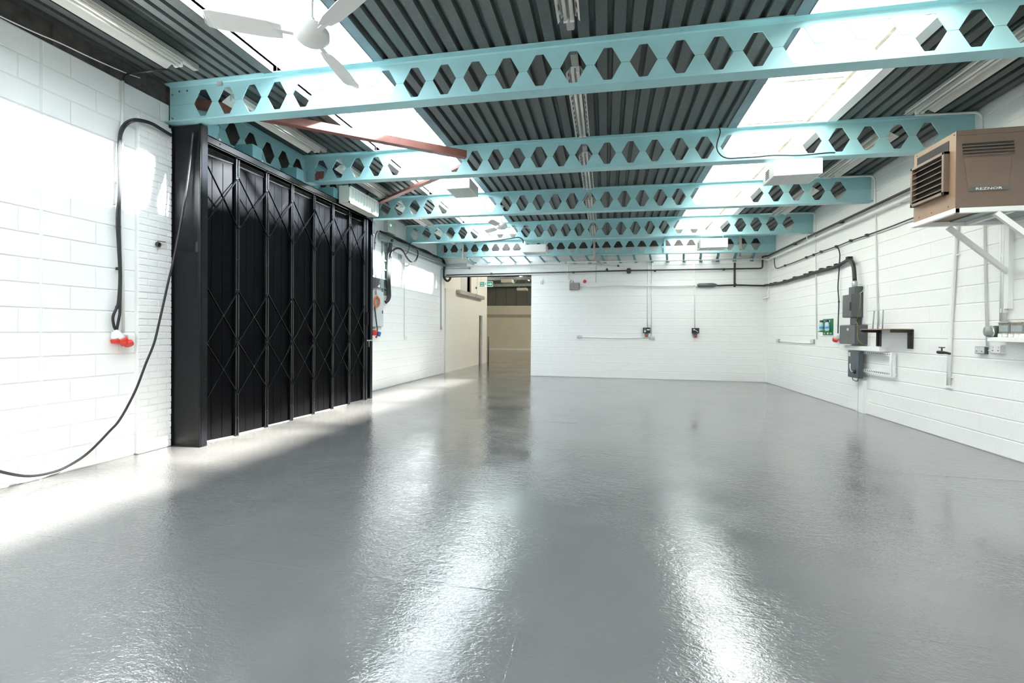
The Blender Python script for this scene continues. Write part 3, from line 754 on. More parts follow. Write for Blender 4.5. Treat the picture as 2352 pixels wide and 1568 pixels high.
# front louvre frame (faces the room)
ff = MB(); fy0, fy1, fz0, fz1 = hy0 + .09, hy1 - .03, hz0 + .17, hz0 + .62
for bx_ in (((hx - .05, fy0, fz0), (hx + .004, fy0 + .03, fz1)), ((hx - .05, fy1 - .03, fz0), (hx + .004, fy1, fz1)), ((hx - .05, fy0, fz0), (hx + .004, fy1, fz0 + .03)), ((hx - .05, fy0, fz1 - .03), (hx + .004, fy1, fz1))): ff.box(*bx_)
fr = ff.build('louvre_frame', BROWN, ht, .003)
box('duct_recess', (hx - .003, fy0 + .01, fz0 + .01), (hx + .0035, fy1 - .01, fz1 - .01), DARK, fr)
box('top_recess', (hx - .001, hy0 + .10, fz1 + .0), (hx + .006, hy1 - .06, hz1 - .06), DARK, ht)
for i in range(6):
    z = fz0 + .055 + i * (fz1 - fz0 - .07) / 6
    MB().hexa([(hx - .052, fy0 + .03, z - .002), (hx - .008, fy0 + .03, z + .028), (hx - .008, fy1 - .03, z + .028), (hx - .052, fy1 - .03, z - .002), (hx - .052, fy0 + .03, z + .002), (hx - .008, fy0 + .03, z + .032), (hx - .008, fy1 - .03, z + .032), (hx - .052, fy1 - .03, z + .002)]).build('louvre_blade', BROWN, fr)
mb = MB()
for (y, z) in ((hy0 + .03, hz1 - .03), (hy1 - .05, hz1 - .03), (hy0 + .1, hz0 + .04), (hy0 + .35, hz0 + .04), (hy1 - .1, hz0 + .04)): mb.lathe([(.008, 0), (.005, .004)], (hx + .004, y, z), (-1, 0, 0), 8)
mb.build('screw', RUSTB, ht)
br = thing('heater_bracket', (4.4, (hy0 + hy1) / 2, 1.68), 'white steel wall bracket with diagonal struts under brown heater', 'bracket')
zf = hz0 - .004
mb = MB()
for y in (hy0 + .0, hy1 - .01): mb.box((hx - .01, y - .02, zf - .05), (XR, y + .02, zf))
mb.box((hx - .012, hy0 - .02, zf - .05), (hx + .03, hy1 + .01, zf)).box((4.0, hy0, zf - .05), (4.04, hy1, zf - .004)).box((4.40, hy0, zf - .05), (XR, hy1, zf))
mb.build('frame', WCOND, br, .003)
for (y, dz) in ((hy0 + .0, 0), (hy1 + .0, 0)):
    MB().bar((3.85, y, zf - .06), (XR - .03, y, 2.10), .035, .05).build('strut', WCOND, br)
    MB().box((XR - .05, y - .03, 1.69), (XR - .002, y + .03, zf)).build('wall_post', WCOND, br, .003)
MB().box((3.85, hy0 + .02, zf - .012), (4.38, hy1 - .02, zf)).build('base_tray', MGREY, br)
# pipes and conduits along the right wall
def pipe(name, label, cat, pts, r, m, group=None, clips=None, clipm=None, n=10, smooth=0, clip_r=None):
    P = spline(pts, smooth) if smooth else [Vector([float(c) for c in p]) for p in pts]
    o = thing(name, P[0], label, cat, group)
    MB().tube(P, r, n).build('run', m, o)
    if clips:
        for c in clips: MB().cbox(c, [(clip_r or r * 2.6)] * 3).build('clip', clipm or m, o, .002)
    return o
def bend(p, q, r_, c, n=6):     # quarter bend between two straight runs meeting at c
    c = Vector(c); a = (Vector(p) - c).normalized() * r_; b = (Vector(q) - c).normalized() * r_
    return [c + a * (1 - t) ** 2 + b * t ** 2 for t in [i / n for i in range(n + 1)]]
def run(pts, rad=.06):
    P = [Vector([float(c) for c in p]) for p in pts]; out = [P[0]]
    for i in range(1, len(P) - 1):
        rr = min(rad, (P[i] - P[i - 1]).length * .45, (P[i + 1] - P[i]).length * .45)
        out += bend(P[i - 1], P[i + 1], rr, P[i])
    return out + [P[-1]]
zr1, zr2, zb1 = 3.55, 3.43, 3.215
xr_ = XR - .075
pts = run([(-5.10, YB - .10, 3.20), (.7, YB - .10, 3.235), (4.30, YB - .10, 3.222), (4.30, YB - .10, 3.55)], .07)
o = pipe('black_pipe', 'long black steel pipe along the back wall above the opening', 'pipe', pts, .021, IRON, clips=[(x, YB - .045, 3.222) for x in (-3.6, -1.0, 1.4, 3.3)], clipm=IRON, clip_r=.06)
pipe('black_pipe', 'long black steel pipe running high along the right wall', 'pipe', run([(4.30, YB - .10, 3.552), (xr_, YB - .25, 3.55), (xr_, 2.0, 3.548)], .05), .021, IRON, clips=[(xr_ + .03, y, 3.549) for y in (12.0, 9.8, 7.6)], clipm=IRON, clip_r=.06)
MB().lathe([(.02, -.07), (.075, -.05), (.085, 0), (.075, .05), (.02, .07)], on(1444, 622, Y=YB - .10), (1, 0, 0), 16).build('valve_ball', IRON, o)
MB().lathe([(.035, -.03), (.035, .03), (.015, .07)], on(1394, 621, Y=YB - .10), (0, 0, 1), 10).build('tee_fitting', IRON, o)
pipe('white_pipe', 'white painted pipe running high along the back wall', 'pipe', [on(1303, 602, Y=YB - .165), on(1530, 598, Y=YB - .165), on(1756, 594.3, Y=YB - .165)], .024, WCOND, clips=[(x, YB - .085, 3.50) for x in (-.6, 1.2, 3.0)], clip_r=.10)
pipe('white_pipe', 'white painted pipe below the black pipe on right wall', 'pipe', run([on(1756.5, 594.3, Y=YB - .165), (xr_ - .01, YB - .3, 3.43), (xr_ - .01, 2.0, 3.43)], .05), .024, WCOND, clips=[(xr_ + .03, y, 3.43) for y in (12.5, 10.2, 8.1)])
def rp(u, v, d=.02): return on(u, v, X=XR - d)
def bpw(u, v, d=.02): return on(u, v, Y=YB - d)
cab = [rp(1778.8, 588, .048), rp(1779, 606, .048), rp(1784, 616, .048), rp(1803, 609.6, .048), rp(1825, 602, .048), rp(1852, 591, .048), rp(1886, 578, .048), rp(1920.8, 566, .048), rp(1954, 552.6, .048), rp(1991.7, 540, .048), rp(2050, 519, .048), rp(2096, 501, .048), rp(2190, 466, .048)]
pipe('thin_black_cable', 'thin black cable clipped across right wall towards the brown heater', 'cable', cab, .011, RUBBER, clips=[rp(*p, .035) for p in ((1803, 609.6), (1852, 591), (1869, 585), (1886, 578), (1921, 566), (1954, 552.6), (1991, 540))], n=8, smooth=5, clip_r=.045)
cab = [rp(1921.5, 568.5, .055), rp(1925.5, 570.5, .052), rp(1928.8, 583, .048), rp(1928.3, 601.6, .048), rp(1926.5, 630, .048), rp(1924.8, 660.5, .048), rp(1926.7, 692.7, .048), rp(1925.5, 730, .048), rp(1924.8, 768, .048)]
o = pipe('hanging_power_cable', 'black drop cable ending in white and red plug beside switchgear', 'cable', cab, .011, RUBBER, clips=[rp(1928.5, 603, .048), rp(1926.7, 692.7, .048)], n=8, smooth=5, clip_r=.026)
a = rp(1924.8, 768, .06); d = Vector((-.01, .10, -.13)).normalized()
MB().lathe([(.012, -.02), (.03, .01), (.042, .05), (.042, .10)], a, d, 14).build('plug_body', WPLAST, o)
MB().lathe([(.052, .10), (.055, .11), (.048, .16), (.03, .165)], a, d, 14).build('plug_collar', RED, o)
# thick cable from joint sleeve to the switchgear
pipe('armoured_cable', 'thick black armoured cable from joint sleeve to the far right corner', 'cable', [bpw(1647, 655.6, .05), bpw(1690, 654.5, .05), bpw(1735, 655.5, .05), (XR - .12, YB - .05, bpw(1757, 656)[2])], .023, RUBBER, smooth=5, n=10)
cab = [(XR - .10, YB - .055, bpw(1757, 656)[2]), (XR - .07, YB - .2, bpw(1757, 656)[2]), rp(1771, 653.8, .066), rp(1803, 647, .066), rp(1825.7, 639.6, .066), rp(1851, 633, .066), rp(1863, 628.5, .066), rp(1887, 621.5, .066), rp(1904.7, 617, .066), rp(1922, 611.8, .07), rp(1936.8, 603.5, .07), rp(1948, 597.5, .09), rp(1956, 600, .10), rp(1961, 615, .10), rp(1963.3, 645, .10)]
o = pipe('armoured_cable', 'thick black armoured cable clipped along right wall into switchgear top', 'cable', cab, .034, RUBBER, smooth=5, n=10, clips=[rp(*p, .05) for p in ((1772, 653), (1781, 651), (1803, 646), (1826, 638.6), (1851, 632), (1863, 627), (1887, 620), (1904.7, 615.5), (1922, 610), (1950, 594))], clip_r=.078)
MB().lathe([(.035, -.03), (.045, 0), (.045, .05), (.032, .09)], rp(1963.3, 656, .10), (0, 0, 1), 14).build('gland', GALV, o)
sl = thing('cable_joint_sleeve', bpw(1624, 656, .05), 'dark grey tapered cable joint sleeve on the back wall', 'cable joint')
a, b = bpw(1600, 655.2, .05), bpw(1648, 656, .05); dx = (b[0] - a[0])
MB().lathe([(.02, 0), (.06, dx * .1), (.065, dx * .75), (.05, dx * .88), (.02, dx)], a, (1, 0, 0), 16).build('sleeve_body', MGREY.copy() if False else GREYBOX, sl)
MB().cyl(bpw(1598, 656, .05), bpw(1602, 656, .05), .03, 12).build('end_seal', WPLAST, sl)
pipe('white_armoured_cable', 'white painted cable sagging along the back wall to the grey junction box', 'cable', [bpw(1332, 655.5, .06), bpw(1356, 658, .06), bpw(1380, 657.5, .06), bpw(1408, 655, .06), bpw(1450, 655.5, .06), bpw(1490, 656, .06), bpw(1530, 656.5, .06), bpw(1597, 655.2, .06)], .022, WCOND, smooth=4, clips=[bpw(*p, .035) for p in ((1336, 654.5), (1410, 654), (1512, 655))])
# vertical conduits off the beams (right side)
def conduit(label, along, wall_pts, X, side, r=.012, group='white conduits'):
    pts = run([*along, *wall_pts], .09)
    return pipe('conduit', label, 'conduit', pts, r, WCOND, group)
def zdeck(i, x): return BEAM_Z0[i] + BEAM_SL[i] * x + BD
for (i, px, vend, lab, xs) in ((1, 2272.5, 797, 'white conduit dropping from second roof beam past the heater to a socket', 3.75), (2, 2017.2, 748, 'white conduit dropping from third roof beam down right wall behind the rods', 3.55), (3, 1876, 779, 'white conduit dropping from fourth roof beam to the right wall double socket', 3.35)):
    top = rp(px + 2, 300 + i * 50, .02); zt = zdeck(i, XR) - .045; bot = rp(px - (5 if i == 1 else 0), vend, .02)
    yb_ = BEAMS_Y[i] - .13
    conduit(lab, [(xs, yb_, zt + .03), (XR - .02, yb_, zt)], [(XR - .02, bot[1] if i != 1 else bot[1], bot[2])], XR, 1)
pipe('conduit', 'white horizontal conduit joining the two sockets on right wall', 'conduit', [rp(1790, 783), rp(1829, 786.5), rp(1868, 788)], .013, WCOND, 'white conduits', clips=[rp(1829, 786)])
def socket(label, c, nrm, w=.086, h=.086, m=WPLAST, backm=GALV, d=.04, switches=1):
    o = thing('socket', c, label, 'socket', 'metal-clad sockets')
    n = Vector(nrm); s = Vector((-n.y, n.x, 0)); c = Vector([float(k) for k in c])
    def slab(nm, w_, h_, d0, d1, mm, par, bev=.003, ds=0., dz=0.):
        p = [c + s * (ds + sx * w_ / 2) + Vector((0, 0, dz + sz * h_ / 2)) + n * dd for dd in (d0, d1) for (sx, sz) in ((-1, -1), (1, -1), (1, 1), (-1, 1))]
        return MB().hexa(p).build(nm, mm, par, bev)
    slab('back_box', w, h, 0, d, backm, o); f = slab('face_plate', w * .94, h * .9, d, d + .006, m, o)
    for k in range(switches):
        ds = (k - (switches - 1) / 2) * w * .5
        slab('switch', .014, .022, d + .006, d + .011, WPLAST, f, 0, ds, h * .2)
        slab('pin_hole', .02, .008, d + .0055, d + .0072, DARK, f, 0, ds, -h * .15)
    return o
c = rp(1789.5, 782, 0); socket('small metal socket at the far end of right wall conduit', (XR, c[1], c[2]), (-1, 0, 0), .15, .09, LGREY)
c = rp(1869, 783.5, 0); socket('metal socket below the conduit left of green eyewash board', (XR, c[1], c[2]), (-1, 0, 0), .15, .09, LGREY)
c = rp(2259.5, 804, 0); socket('grey double socket below the white shelf at right', (XR, c[1], c[2]), (-1, 0, 0), .15, .088, LGREY, GREYBOX, switches=2)
c = rp(2297, 802, 0); o = socket('white double socket directly under the white shelf', (XR, c[1], c[2]), (-1, 0, 0), .15, .10, WPLAST, WPLAST, switches=2)
pipe('conduit', 'short white conduit between the two sockets under the shelf', 'conduit', [rp(2272, 805), rp(2288, 804)], .012, WCOND, 'white conduits')
# pair of service pipes near heater bracket
pipe('conduit', 'left of the paired white pipes rising beside heater bracket post', 'conduit', [rp(2301.5, 480), rp(2299.5, 738)], .016, WCOND, 'white conduits')
pipe('conduit', 'right of the paired white pipes rising beside heater bracket post', 'conduit', [rp(2308, 480, .03), rp(2305.5, 742, .03)], .02, WCOND, 'white conduits', clips=[rp(2309, 585), rp(2307.5, 713)], clip_r=.05)
# tap
tp = thing('tap_pipe', rp(2179, 885), 'tall white water pipe with black tap on right wall', 'tap')
MB().tube([rp(2198, 470, .03), rp(2196.5, 530, .03), rp(2190, 650, .03), rp(2184, 740, .03), rp(2181, 812, .03), rp(2178.6, 885, .03)], .022, 10).build('pipe', WCOND, tp)
for (u, v) in ((2196, 586), (2179.5, 866), (2178, 890)):
    p = rp(u, v, .02); MB().box((XR - .03, p[1] - .06, p[2] - .006), (XR - .005, p[1] + .06, p[2] + .006)).build('pipe_clip', WCOND, tp)
p = rp(2182, 812, .04); q = on(2163, 809, X=XR - .12)
tb = MB().tube([p, on(2173, 810, X=XR - .09), q, on(2153, 808.5, X=XR - .17)], [.016, .016, .022, .02], 10).build('tap_body', RUBBER, tp)
MB().cyl(q, (q[0], q[1], q[2] + .06), .009, 8).bar((q[0], q[1] - .05, q[2] + .065), (q[0], q[1] + .05, q[2] + .065), .014, .012).build('tap_handle', RUBBER, tb)
# eyewash board
a, b = rp(1891.4, 733, 0), rp(1914.5, 769, 0); ya, yb_ = b[1], a[1]; zt, zb = 1.5, 1.12
zt = rp(1903, 732, 0)[2]; zb = rp(1903, 769.3, 0)[2]
ew = thing('eyewash_station', (XR, (ya + yb_) / 2, zb), 'green wall board of an eyewash station with two bottles', 'eyewash')
MB().box((XR - .012, ya, zb), (XR - .001, yb_, zt)).build('board', GREEN, ew, .002)
MB().box((XR - .013, ya + (yb_ - ya) * .3, zt - .07), (XR - .0125, ya + (yb_ - ya) * .6, zt - .03)).box((XR - .0128, ya + (yb_ - ya) * .5, zt - .11), (XR - .0124, ya + (yb_ - ya) * .6, zt - .07)).build('white_panel', PRINTW, ew)
for i in range(3): MB().box((XR - .0128, ya + (yb_ - ya) * (.12 + .3 * i), zb + .02), (XR - .0124, ya + (yb_ - ya) * (.27 + .3 * i), zb + .05)).build('printed_patch', BLABEL if False else PRINTW, ew)
for lb, yc in (('eyewash bottle with blue label, nearer the camera on green board', ya + (yb_ - ya) * .22), ('eyewash bottle with blue label, farther one on green board', ya + (yb_ - ya) * .78)):
    o = thing('eyewash_bottle', (XR - .075, yc, zb + .08), lb, 'bottle', 'eyewash bottles'); zc = zb + .08
    MB().lathe([(.03, 0), (.04, .01), (.042, .06), (.036, .09), (.042, .12), (.04, .15), (.02, .19), (.016, .20)], (XR - .075, yc, zc), n=16).build('bottle_body', BOTTLE, o)
    MB().lathe([(.0425, .055), (.0425, .10)], (XR - .075, yc, zc), n=16).build('bottle_label', BLABEL, o)
    MB().lathe([(.03, .185), (.032, .19), (.032, .225), (.015, .23)], (XR - .075, yc, zc), n=16).build('eye_cup', NAVY, o)
    MB().box((XR - .12, yc - .048, zc - .02), (XR - .012, yc + .048, zc - .001)).build('holder', GREEN, ew)
# switchgear stack
def swbox(label, u0, u1, u2, vt, vb, m, name='switch_box', back=.001):
    x0, x1, y0, y1, z0, z1 = rbox(u0, u1, u2, vt, vb)
    o = thing(name, ((x0 + x1) / 2, (y0 + y1) / 2, z0), label, 'switch box', 'dark grey switchgear')
    MB().box((x0 + .012, y0, z0), (XR - back, y1, z1)).build('enclosure', m, o, .004)
    f = MB().box((x0, y0 + .006, z0 + .006), (x0 + .012, y1 - .006, z1 - .006)).build('cover', m, o, .003)
    return o, f, (x0, y0, y1, z0, z1)
o, f, e = swbox('small grey cable box at the top of switchgear', 1949, 1964, 1986, 657, 675, GREYBOX)
pipe('earth_cable', 'pale earth loop cable beside the top switchgear box', 'cable', [on(1968, 654, X=e[0] + .05), on(1978, 653.5, X=e[0] + .08), on(1984, 659, X=e[0] + .10), on(1982, 668, X=e[0] + .10), on(1975, 673, X=e[0] + .08)], .007, LGREY, smooth=4, n=6)
o, f, e2 = swbox('tall dark grey switch box, upper one on right wall', 1935, 1955.6, 1986.4, 675, 728.3, GREYBOX)
MB().bar((e2[0] - .012, e2[1] + .01, (e2[3] + e2[4]) / 2 - .09), (e2[0] - .012, e2[1] + .01, (e2[3] + e2[4]) / 2 + .06), .02, .02).build('handle', RUBBER, f)
o, f, e = swbox('narrow grey connecting box between upper and lower switch boxes', 1952, 1967, 1979.7, 728.5, 746, GREYBOX)
o, f, e3 = swbox('wide dark grey switch box standing on white trunking', 1928, 1964.4, 1993.9, 746, 791, GREYBOX)
for (fy, fz, mm) in ((.45, .78, LGREY), (.45, .24, YELG)):
    y = e3[1] + (e3[2] - e3[1]) * fy; z = e3[3] + (e3[4] - e3[3]) * fz
    MB().box((e3[0] - .003, y - .03, z - .022), (e3[0] + .001, y + .03, z + .022)).build('rating_label', mm, f)
cab = [on(1975, 672, X=e2[0] + .10), on(1976.5, 680, X=e2[0] + .06), on(1975, 705, X=e2[0] + .03), on(1970, 727, X=e2[0] + .04), on(1966.5, 738, X=e2[0] + .06), on(1970, 745, X=e2[0]), on(1969.8, 760, X=e3[0] + .02), on(1970, 776, X=e3[0] + .02), on(1975, 786, X=e3[0] + .04), on(1984, 791, X=e3[0] + .10), on(1992, 793, X=e3[0] + .16)]
pipe('earth_cable', 'green and yellow earth cable running down the switchgear front', 'cable', cab, .0065, YELG, smooth=4, n=6)
x0, x1, y0, y1, z0, z1 = rbox(1942, 2037, 2042, 797.5, 808.5)
tk = thing('cable_trunking', (x0, (y0 + y1) / 2, z0), 'white horizontal trunking box under the wide switch box', 'trunking')
MB().box((XR - .13, y0, z0), (XR - .001, y1, z1)).build('trunking_body', WCOND, tk, .004)
MB().box((XR - .134, y0 + .004, z0 + .004), (XR - .13, y1 - .004, z1 - .004)).build('trunking_lid', WCOND, tk, .001)
o, f, e4 = swbox('lowest dark grey switch box with chrome handle on right wall', 1947.5, 1972.5, 1994.8, 806.5, 869.5, GREYBOX2, back=.078)
y = e4[1] + (e4[2] - e4[1]) * .33; z = e4[3] + .11
hd_ = MB().lathe([(.035, 0), (.03, .02), (.012, .03)], (e4[0], y, z), (-1, 0, 0), 14).build('handle_boss', RUBBER, f)
MB().tube([(e4[0] - .03, y, z), (e4[0] - .045, y + .03, z + .01), (e4[0] - .05, y + .05, z + .07), (e4[0] - .045, y + .055, z + .14)], .011, 8).build('handle', CHROME, f)
MB().box((e4[0] - .003, e4[2] - .09, e4[4] - .10), (e4[0] + .001, e4[2] - .03, e4[4] - .03)).build('rating_label', LGREY, f)
MB().tube(spline([(e4[0] + .05, e4[2] - .05, e4[3]), (e4[0] + .05, e4[2] - .09, e4[3] - .05), (e4[0] + .05, e4[1] + .14, e4[3] - .055), (e4[0] + .05, e4[1] + .11, e4[3])], 5), .006, 6).build('wire_loop', RUBBER, o)
# slotted open frame behind
sf = thing('slotted_frame', rp(2022, 866, .05), 'open galvanised frame with slotted rails beside lowest switch box', 'frame')
ys = [rp(1995, 815, .06)[1], rp(2046, 815, .06)[1]]; y0, y1 = rp(2050, 840, .07)[1], e4[2] + .12
zt, zb = on(2049, 809.6, X=XR - .07)[2], on(2049, 864, X=XR - .07)[2]
def slotrail(z0, z1, nm):
    mb = MB(); mb.box((XR - .07, y0 + .05, z0), (XR - .065, y1, z0 + .012)).box((XR - .07, y0 + .05, z1 - .012), (XR - .065, y1, z1)); y = y0 + .05
    while y < y1 - .03: mb.box((XR - .07, y, z0 + .012), (XR - .065, min(y + .022, y1), z1 - .012)); y += .055
    mb.box((XR - .065, y0 + .05, z0), (XR - .03, y1, z0 + .004))
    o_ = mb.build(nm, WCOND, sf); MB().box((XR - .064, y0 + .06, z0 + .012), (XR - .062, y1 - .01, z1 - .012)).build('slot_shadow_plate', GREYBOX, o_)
    return o_
slotrail(zt - .055, zt - .01, 'slotted_rail'); slotrail(zb + .005, zb + .055, 'slotted_rail')
mb = MB(); z = zb - .01
while z < zt - .015: mb.box((XR - .075, y0, z), (XR - .069, y0 + .022, z + .014)); z += .024
mb.box((XR - .075, y0 + .022, zb - .01), (XR - .069, y0 + .07, zt)).box((XR - .075, y0 - .006, zb - .01), (XR - .069, y0, zt)).box((XR - .075, y0 - .008, zb - .01), (XR - .03, y0 - .003, zt))
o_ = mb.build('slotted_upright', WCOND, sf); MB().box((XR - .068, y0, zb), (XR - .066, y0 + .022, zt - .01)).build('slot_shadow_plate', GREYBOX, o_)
for z in (zt - .04, zb + .03): MB().box((XR - .07, y1 - .05, z - .02), (XR - .002, y1 - .02, z + .02)).box((XR - .07, y0 + .02, z - .02), (XR - .002, y0 + .05, z + .02)).build('wall_lug', WCOND, sf)
MB().box((XR - .07, y1, zb - .01), (XR - .064, y1 + .06, zt)).build('slotted_upright', WCOND, sf)
# shelf remnant on brackets with rods
ybn, ybf = rp(2098, 760, 0)[1], rp(2021, 760, 0)[1]; xsf = on(2049, 762, Y=ybn)[0]; zs = on(2098, 757, Y=ybn)[2]
sh = thing('bracket_shelf', (XR - .2, (ybn + ybf) / 2, zs), 'worn thin board on two dark angle brackets beside switchgear', 'shelf')
MB().box((xsf - .01, ybn - .01, zs), (XR - .003, ybf + .02, zs + .014)).build('board', WOOD, sh, .002)
for (yv, zz) in ((ybn + .02, on(2096, 801, Y=ybn)[2]), (ybf - .02, on(2019, 795, X=XR)[2])):
    MB().box((xsf + .0, yv - .03, zs - .045), (XR - .003, yv + .03, zs - .037)).box((xsf, yv + .022, zs - .045), (XR - .003, yv + .03, zs - .001)).build('bracket_arm', RUSTB, sh)
    MB().box((XR - .012, yv - .035, zz), (XR - .002, yv + .03, zs)).box((XR - .05, yv + .022, zz), (XR - .002, yv + .03, zs - .04)).build('bracket_leg', RUSTB, sh)
RODS = ['leftmost leaning thin steel rod standing on the bracket shelf', 'middle thin steel rod standing on the bracket shelf', 'rightmost thin steel rod standing on the bracket shelf']
for lb, (u, v, u2, v2) in zip(RODS, ((2004.5, 754.5, 2008, 714), (2015.8, 754.5, 2017, 713), (2026.8, 754.5, 2028.5, 712))):
    p, q = on(u, v, X=XR - .12), on(u2, v2, X=XR - .08)
    p[2] = zs + .015
    o = MB().tube([p, q], .010, 8).build('steel_rod', MGREY, org=tuple(p)); tag(o, lb, 'rod', 'steel rods on the bracket shelf')
# white vertical trunkings
def strip(label, u0, u1, vt, vb, d, name='cable_trunking'):
    a, b = rp(u0, vt, 0), rp(u1, vt, 0); zt, zb = rp(u0, vt, 0)[2], max(0, rp(u0, vb, 0)[2])
    o = thing(name, (XR - d / 2, (a[1] + b[1]) / 2, zb), label, 'trunking')
    MB().box((XR - d, b[1], zb), (XR - .0005, a[1], zt)).build('trunking_body', WCOND, o, .003)
    MB().box((XR - d - .003, b[1] + .008, zb + .002), (XR - d, a[1] - .008, zt)).build('trunking_lid', WCOND, o, .001)
    return o
strip('white vertical trunking from lowest switch box down to the floor', 1979.5, 1991, 872, 960, .05)
strip('narrow white conduit casing left of the floor trunking', 1970.5, 1976, 872, 960, .035)
strip('white trunking strip behind the right edge of upper switchgear', 1987.5, 1994, 655, 744, .03)
# white shelf with jar and drawers at right
ws = thing('storage_shelf', rp(2310, 780), 'white wall shelf at right edge holding small storage boxes', 'shelf')
ysn, ysf = 4.55, on(2267, 780, X=XR - .22)[1]; zt_, zb_ = on(2267, 774, X=XR - .22)[2], on(2267, 784, X=XR - .22)[2]
MB().box((XR - .22, ysn, zb_), (XR - .001, ysf, zt_)).build('shelf_board', WCOND, ws, .004)
for y in (ysf - .2, ysn + .2): MB().box((XR - .18, y - .012, zb_ - .02), (XR - .002, y + .012, zb_)).box((XR - .02, y - .012, zb_ - .10), (XR - .002, y + .012, zb_)).build('shelf_bracket', WCOND, ws)
def drawer(label, u0, u1, zoff, lid=True):
    x = XR - .17; ya, yb2 = on(u0, 750, X=x)[1], on(u1, 750, X=x)[1]; z0 = zt_ + .042; z1 = on((u0 + u1) / 2, 738.5, X=x)[2]
    o = thing('plastic_box', (x + .08, (ya + yb2) / 2, z0), label, 'drawer', 'smoky plastic drawers')
    MB().box((x + .004, yb2, z0), (x + .15, ya, z1)).build('drawer_body', CLEARBOX, o, .006)
    MB().box((x, yb2 + .014, z0 + .02), (x + .006, ya - .014, z1 - .045)).build('drawer_window', MGREY, o, .003)
    MB().box((x - .006, yb2 + .01, z1 - .02), (x + .004, ya - .01, z1 - .008)).build('drawer_lip', CLEARBOX, o, .002)
    return o
drawer('smoky plastic drawer next to the glass jar on white shelf', 2292, 2317.5, 0); drawer('smoky plastic drawer at the photo edge on white shelf', 2319, 2350, 0)
for i, u in enumerate((2298.5, 2310, 2323, 2336.5, 2348)):
    p = on(u, 771, X=XR - .16); p[2] = zt_
    o = thing('white_knob_jar', p, ['first', 'second', 'third', 'fourth', 'fifth'][i] + ' small white pot from the glass jar under the drawers', 'pot', 'small white pots')
    MB().lathe([(.022, 0), (.024, .004), (.023, .03), (.019, .034)], p, n=14).build('pot_body', WPLAST, o); MB().lathe([(.0235, .033), (.0235, .041), (.01, .042)], p, n=14).build('pot_lid', WPLAST, o)
p = on(2276, 761, X=XR - .19)
jr = thing('glass_jar', (p[0], p[1], zt_), 'round clear jar with chrome rim lying beside black box', 'jar')
zc = zt_ + .066
ax = Vector((-.9, .25, 0)).normalized()
MB().lathe([(.02, .055), (.05, .05), (.064, .03), (.066, 0)], (p[0], p[1], zc), ax, 20).build('jar_bowl', mat('smoky_glass', (.22, .23, .22), .15, var=.2, scale=30), jr)
MB().lathe([(.066, -.012), (.068, -.008), (.068, .004), (.066, .006)], (p[0], p[1], zc), ax, 20).build('jar_rim', CHROME, jr)
bb = thing('black_box', (XR - .09, p[1] - .05, zt_), 'square black box behind the glass jar on white shelf', 'box')
q0, q1 = on(2274, 760, X=XR - .13)[1], on(2294, 760, X=XR - .13)[1]
MB().box((XR - .13, q1, zt_), (XR - .02, q0, zt_ + .13)).build('box_body', RUBBER, bb, .004); MB().box((XR - .134, q1 + .01, zt_ + .012), (XR - .13, q0 - .01, zt_ + .118)).build('box_face', GREYBOX, bb, .003)
# ================================================================== back wall
jb = thing('junction_box', bpw(1319, 666, .06), 'grey square junction box near the opening on back wall', 'box'); a, b = bpw(1308, 649.5, .07), bpw(1330, 665, .07)
MB().box((a[0], YB - .09, b[2]), (b[0], YB - .001, a[2])).build('box_body', mat('taupe_grey', (.22, .205, .195), .5), jb, .004)
MB().box((a[0] + .01, YB - .098, b[2] + .01), (b[0] - .01, YB - .09, a[2] - .01)).build('box_lid', MATS['taupe_grey'], jb, .003)
MB().tube(spline([bpw(1309, 648, .05), bpw(1311, 645, .05), bpw(1316, 645, .05), bpw(1317, 649, .05)], 4), .008, 6).build('cable_loop', RUBBER, jb)
pipe('conduit', 'white conduit from the high pipe down to grey junction box', 'conduit', run([bpw(1304.5, 603, .14), bpw(1304.7, 618, .14), bpw(1304.7, 630, .05), bpw(1304.7, 640, .05), bpw(1314, 643, .05), bpw(1315, 649, .05)], .04), .018, WCOND, 'white conduits')
bl = thing('alarm_sounder', bpw(1343, 650, .05), 'small red fire alarm sounder on back wall', 'alarm')
MB().lathe([(.05, 0), (.055, .02), (.05, .05), (.03, .07)], bpw(1343, 646.2, 0), (0, -1, 0), 8).build('sounder_body', RED, bl); MB().lathe([(.02, .07), (.015, .078)], bpw(1343, 646.2, 0), (0, -1, 0), 8).build('sounder_centre', mat('dark_red', (.25, .02, .02), .4), bl)
sn = thing('motion_sensor', bpw(1244, 652, .04), 'small white sensor on the wall edge beside the opening', 'sensor')
a, b = bpw(1241.5, 642.5, 0), bpw(1247, 652, 0); MB().box((a[0], YB - .045, b[2]), (b[0], YB - .001, a[2])).build('sensor_body', WPLAST, sn, .008); MB().box((a[0] + .012, YB - .049, b[2] + .02), (b[0] - .012, YB - .045, b[2] + .075)).build('sensor_lens', LGREY, sn, .003)
vb_ = thing('cable_ladder_bar', bpw(1688, 659, .04), 'short black vertical bar crossing the pipes on back wall', 'bar')
a, b = bpw(1688, 603, .03), bpw(1688, 659, .03); MB().box((a[0] - .024, YB - .035, b[2]), (a[0] + .024, YB - .002, a[2])).build('channel', IRON, vb_, .002); MB().box((a[0] - .03, YB - .09, b[2] + .06), (a[0] + .03, YB - .03, b[2] + .10)).build('saddle', IRON, vb_, .002)
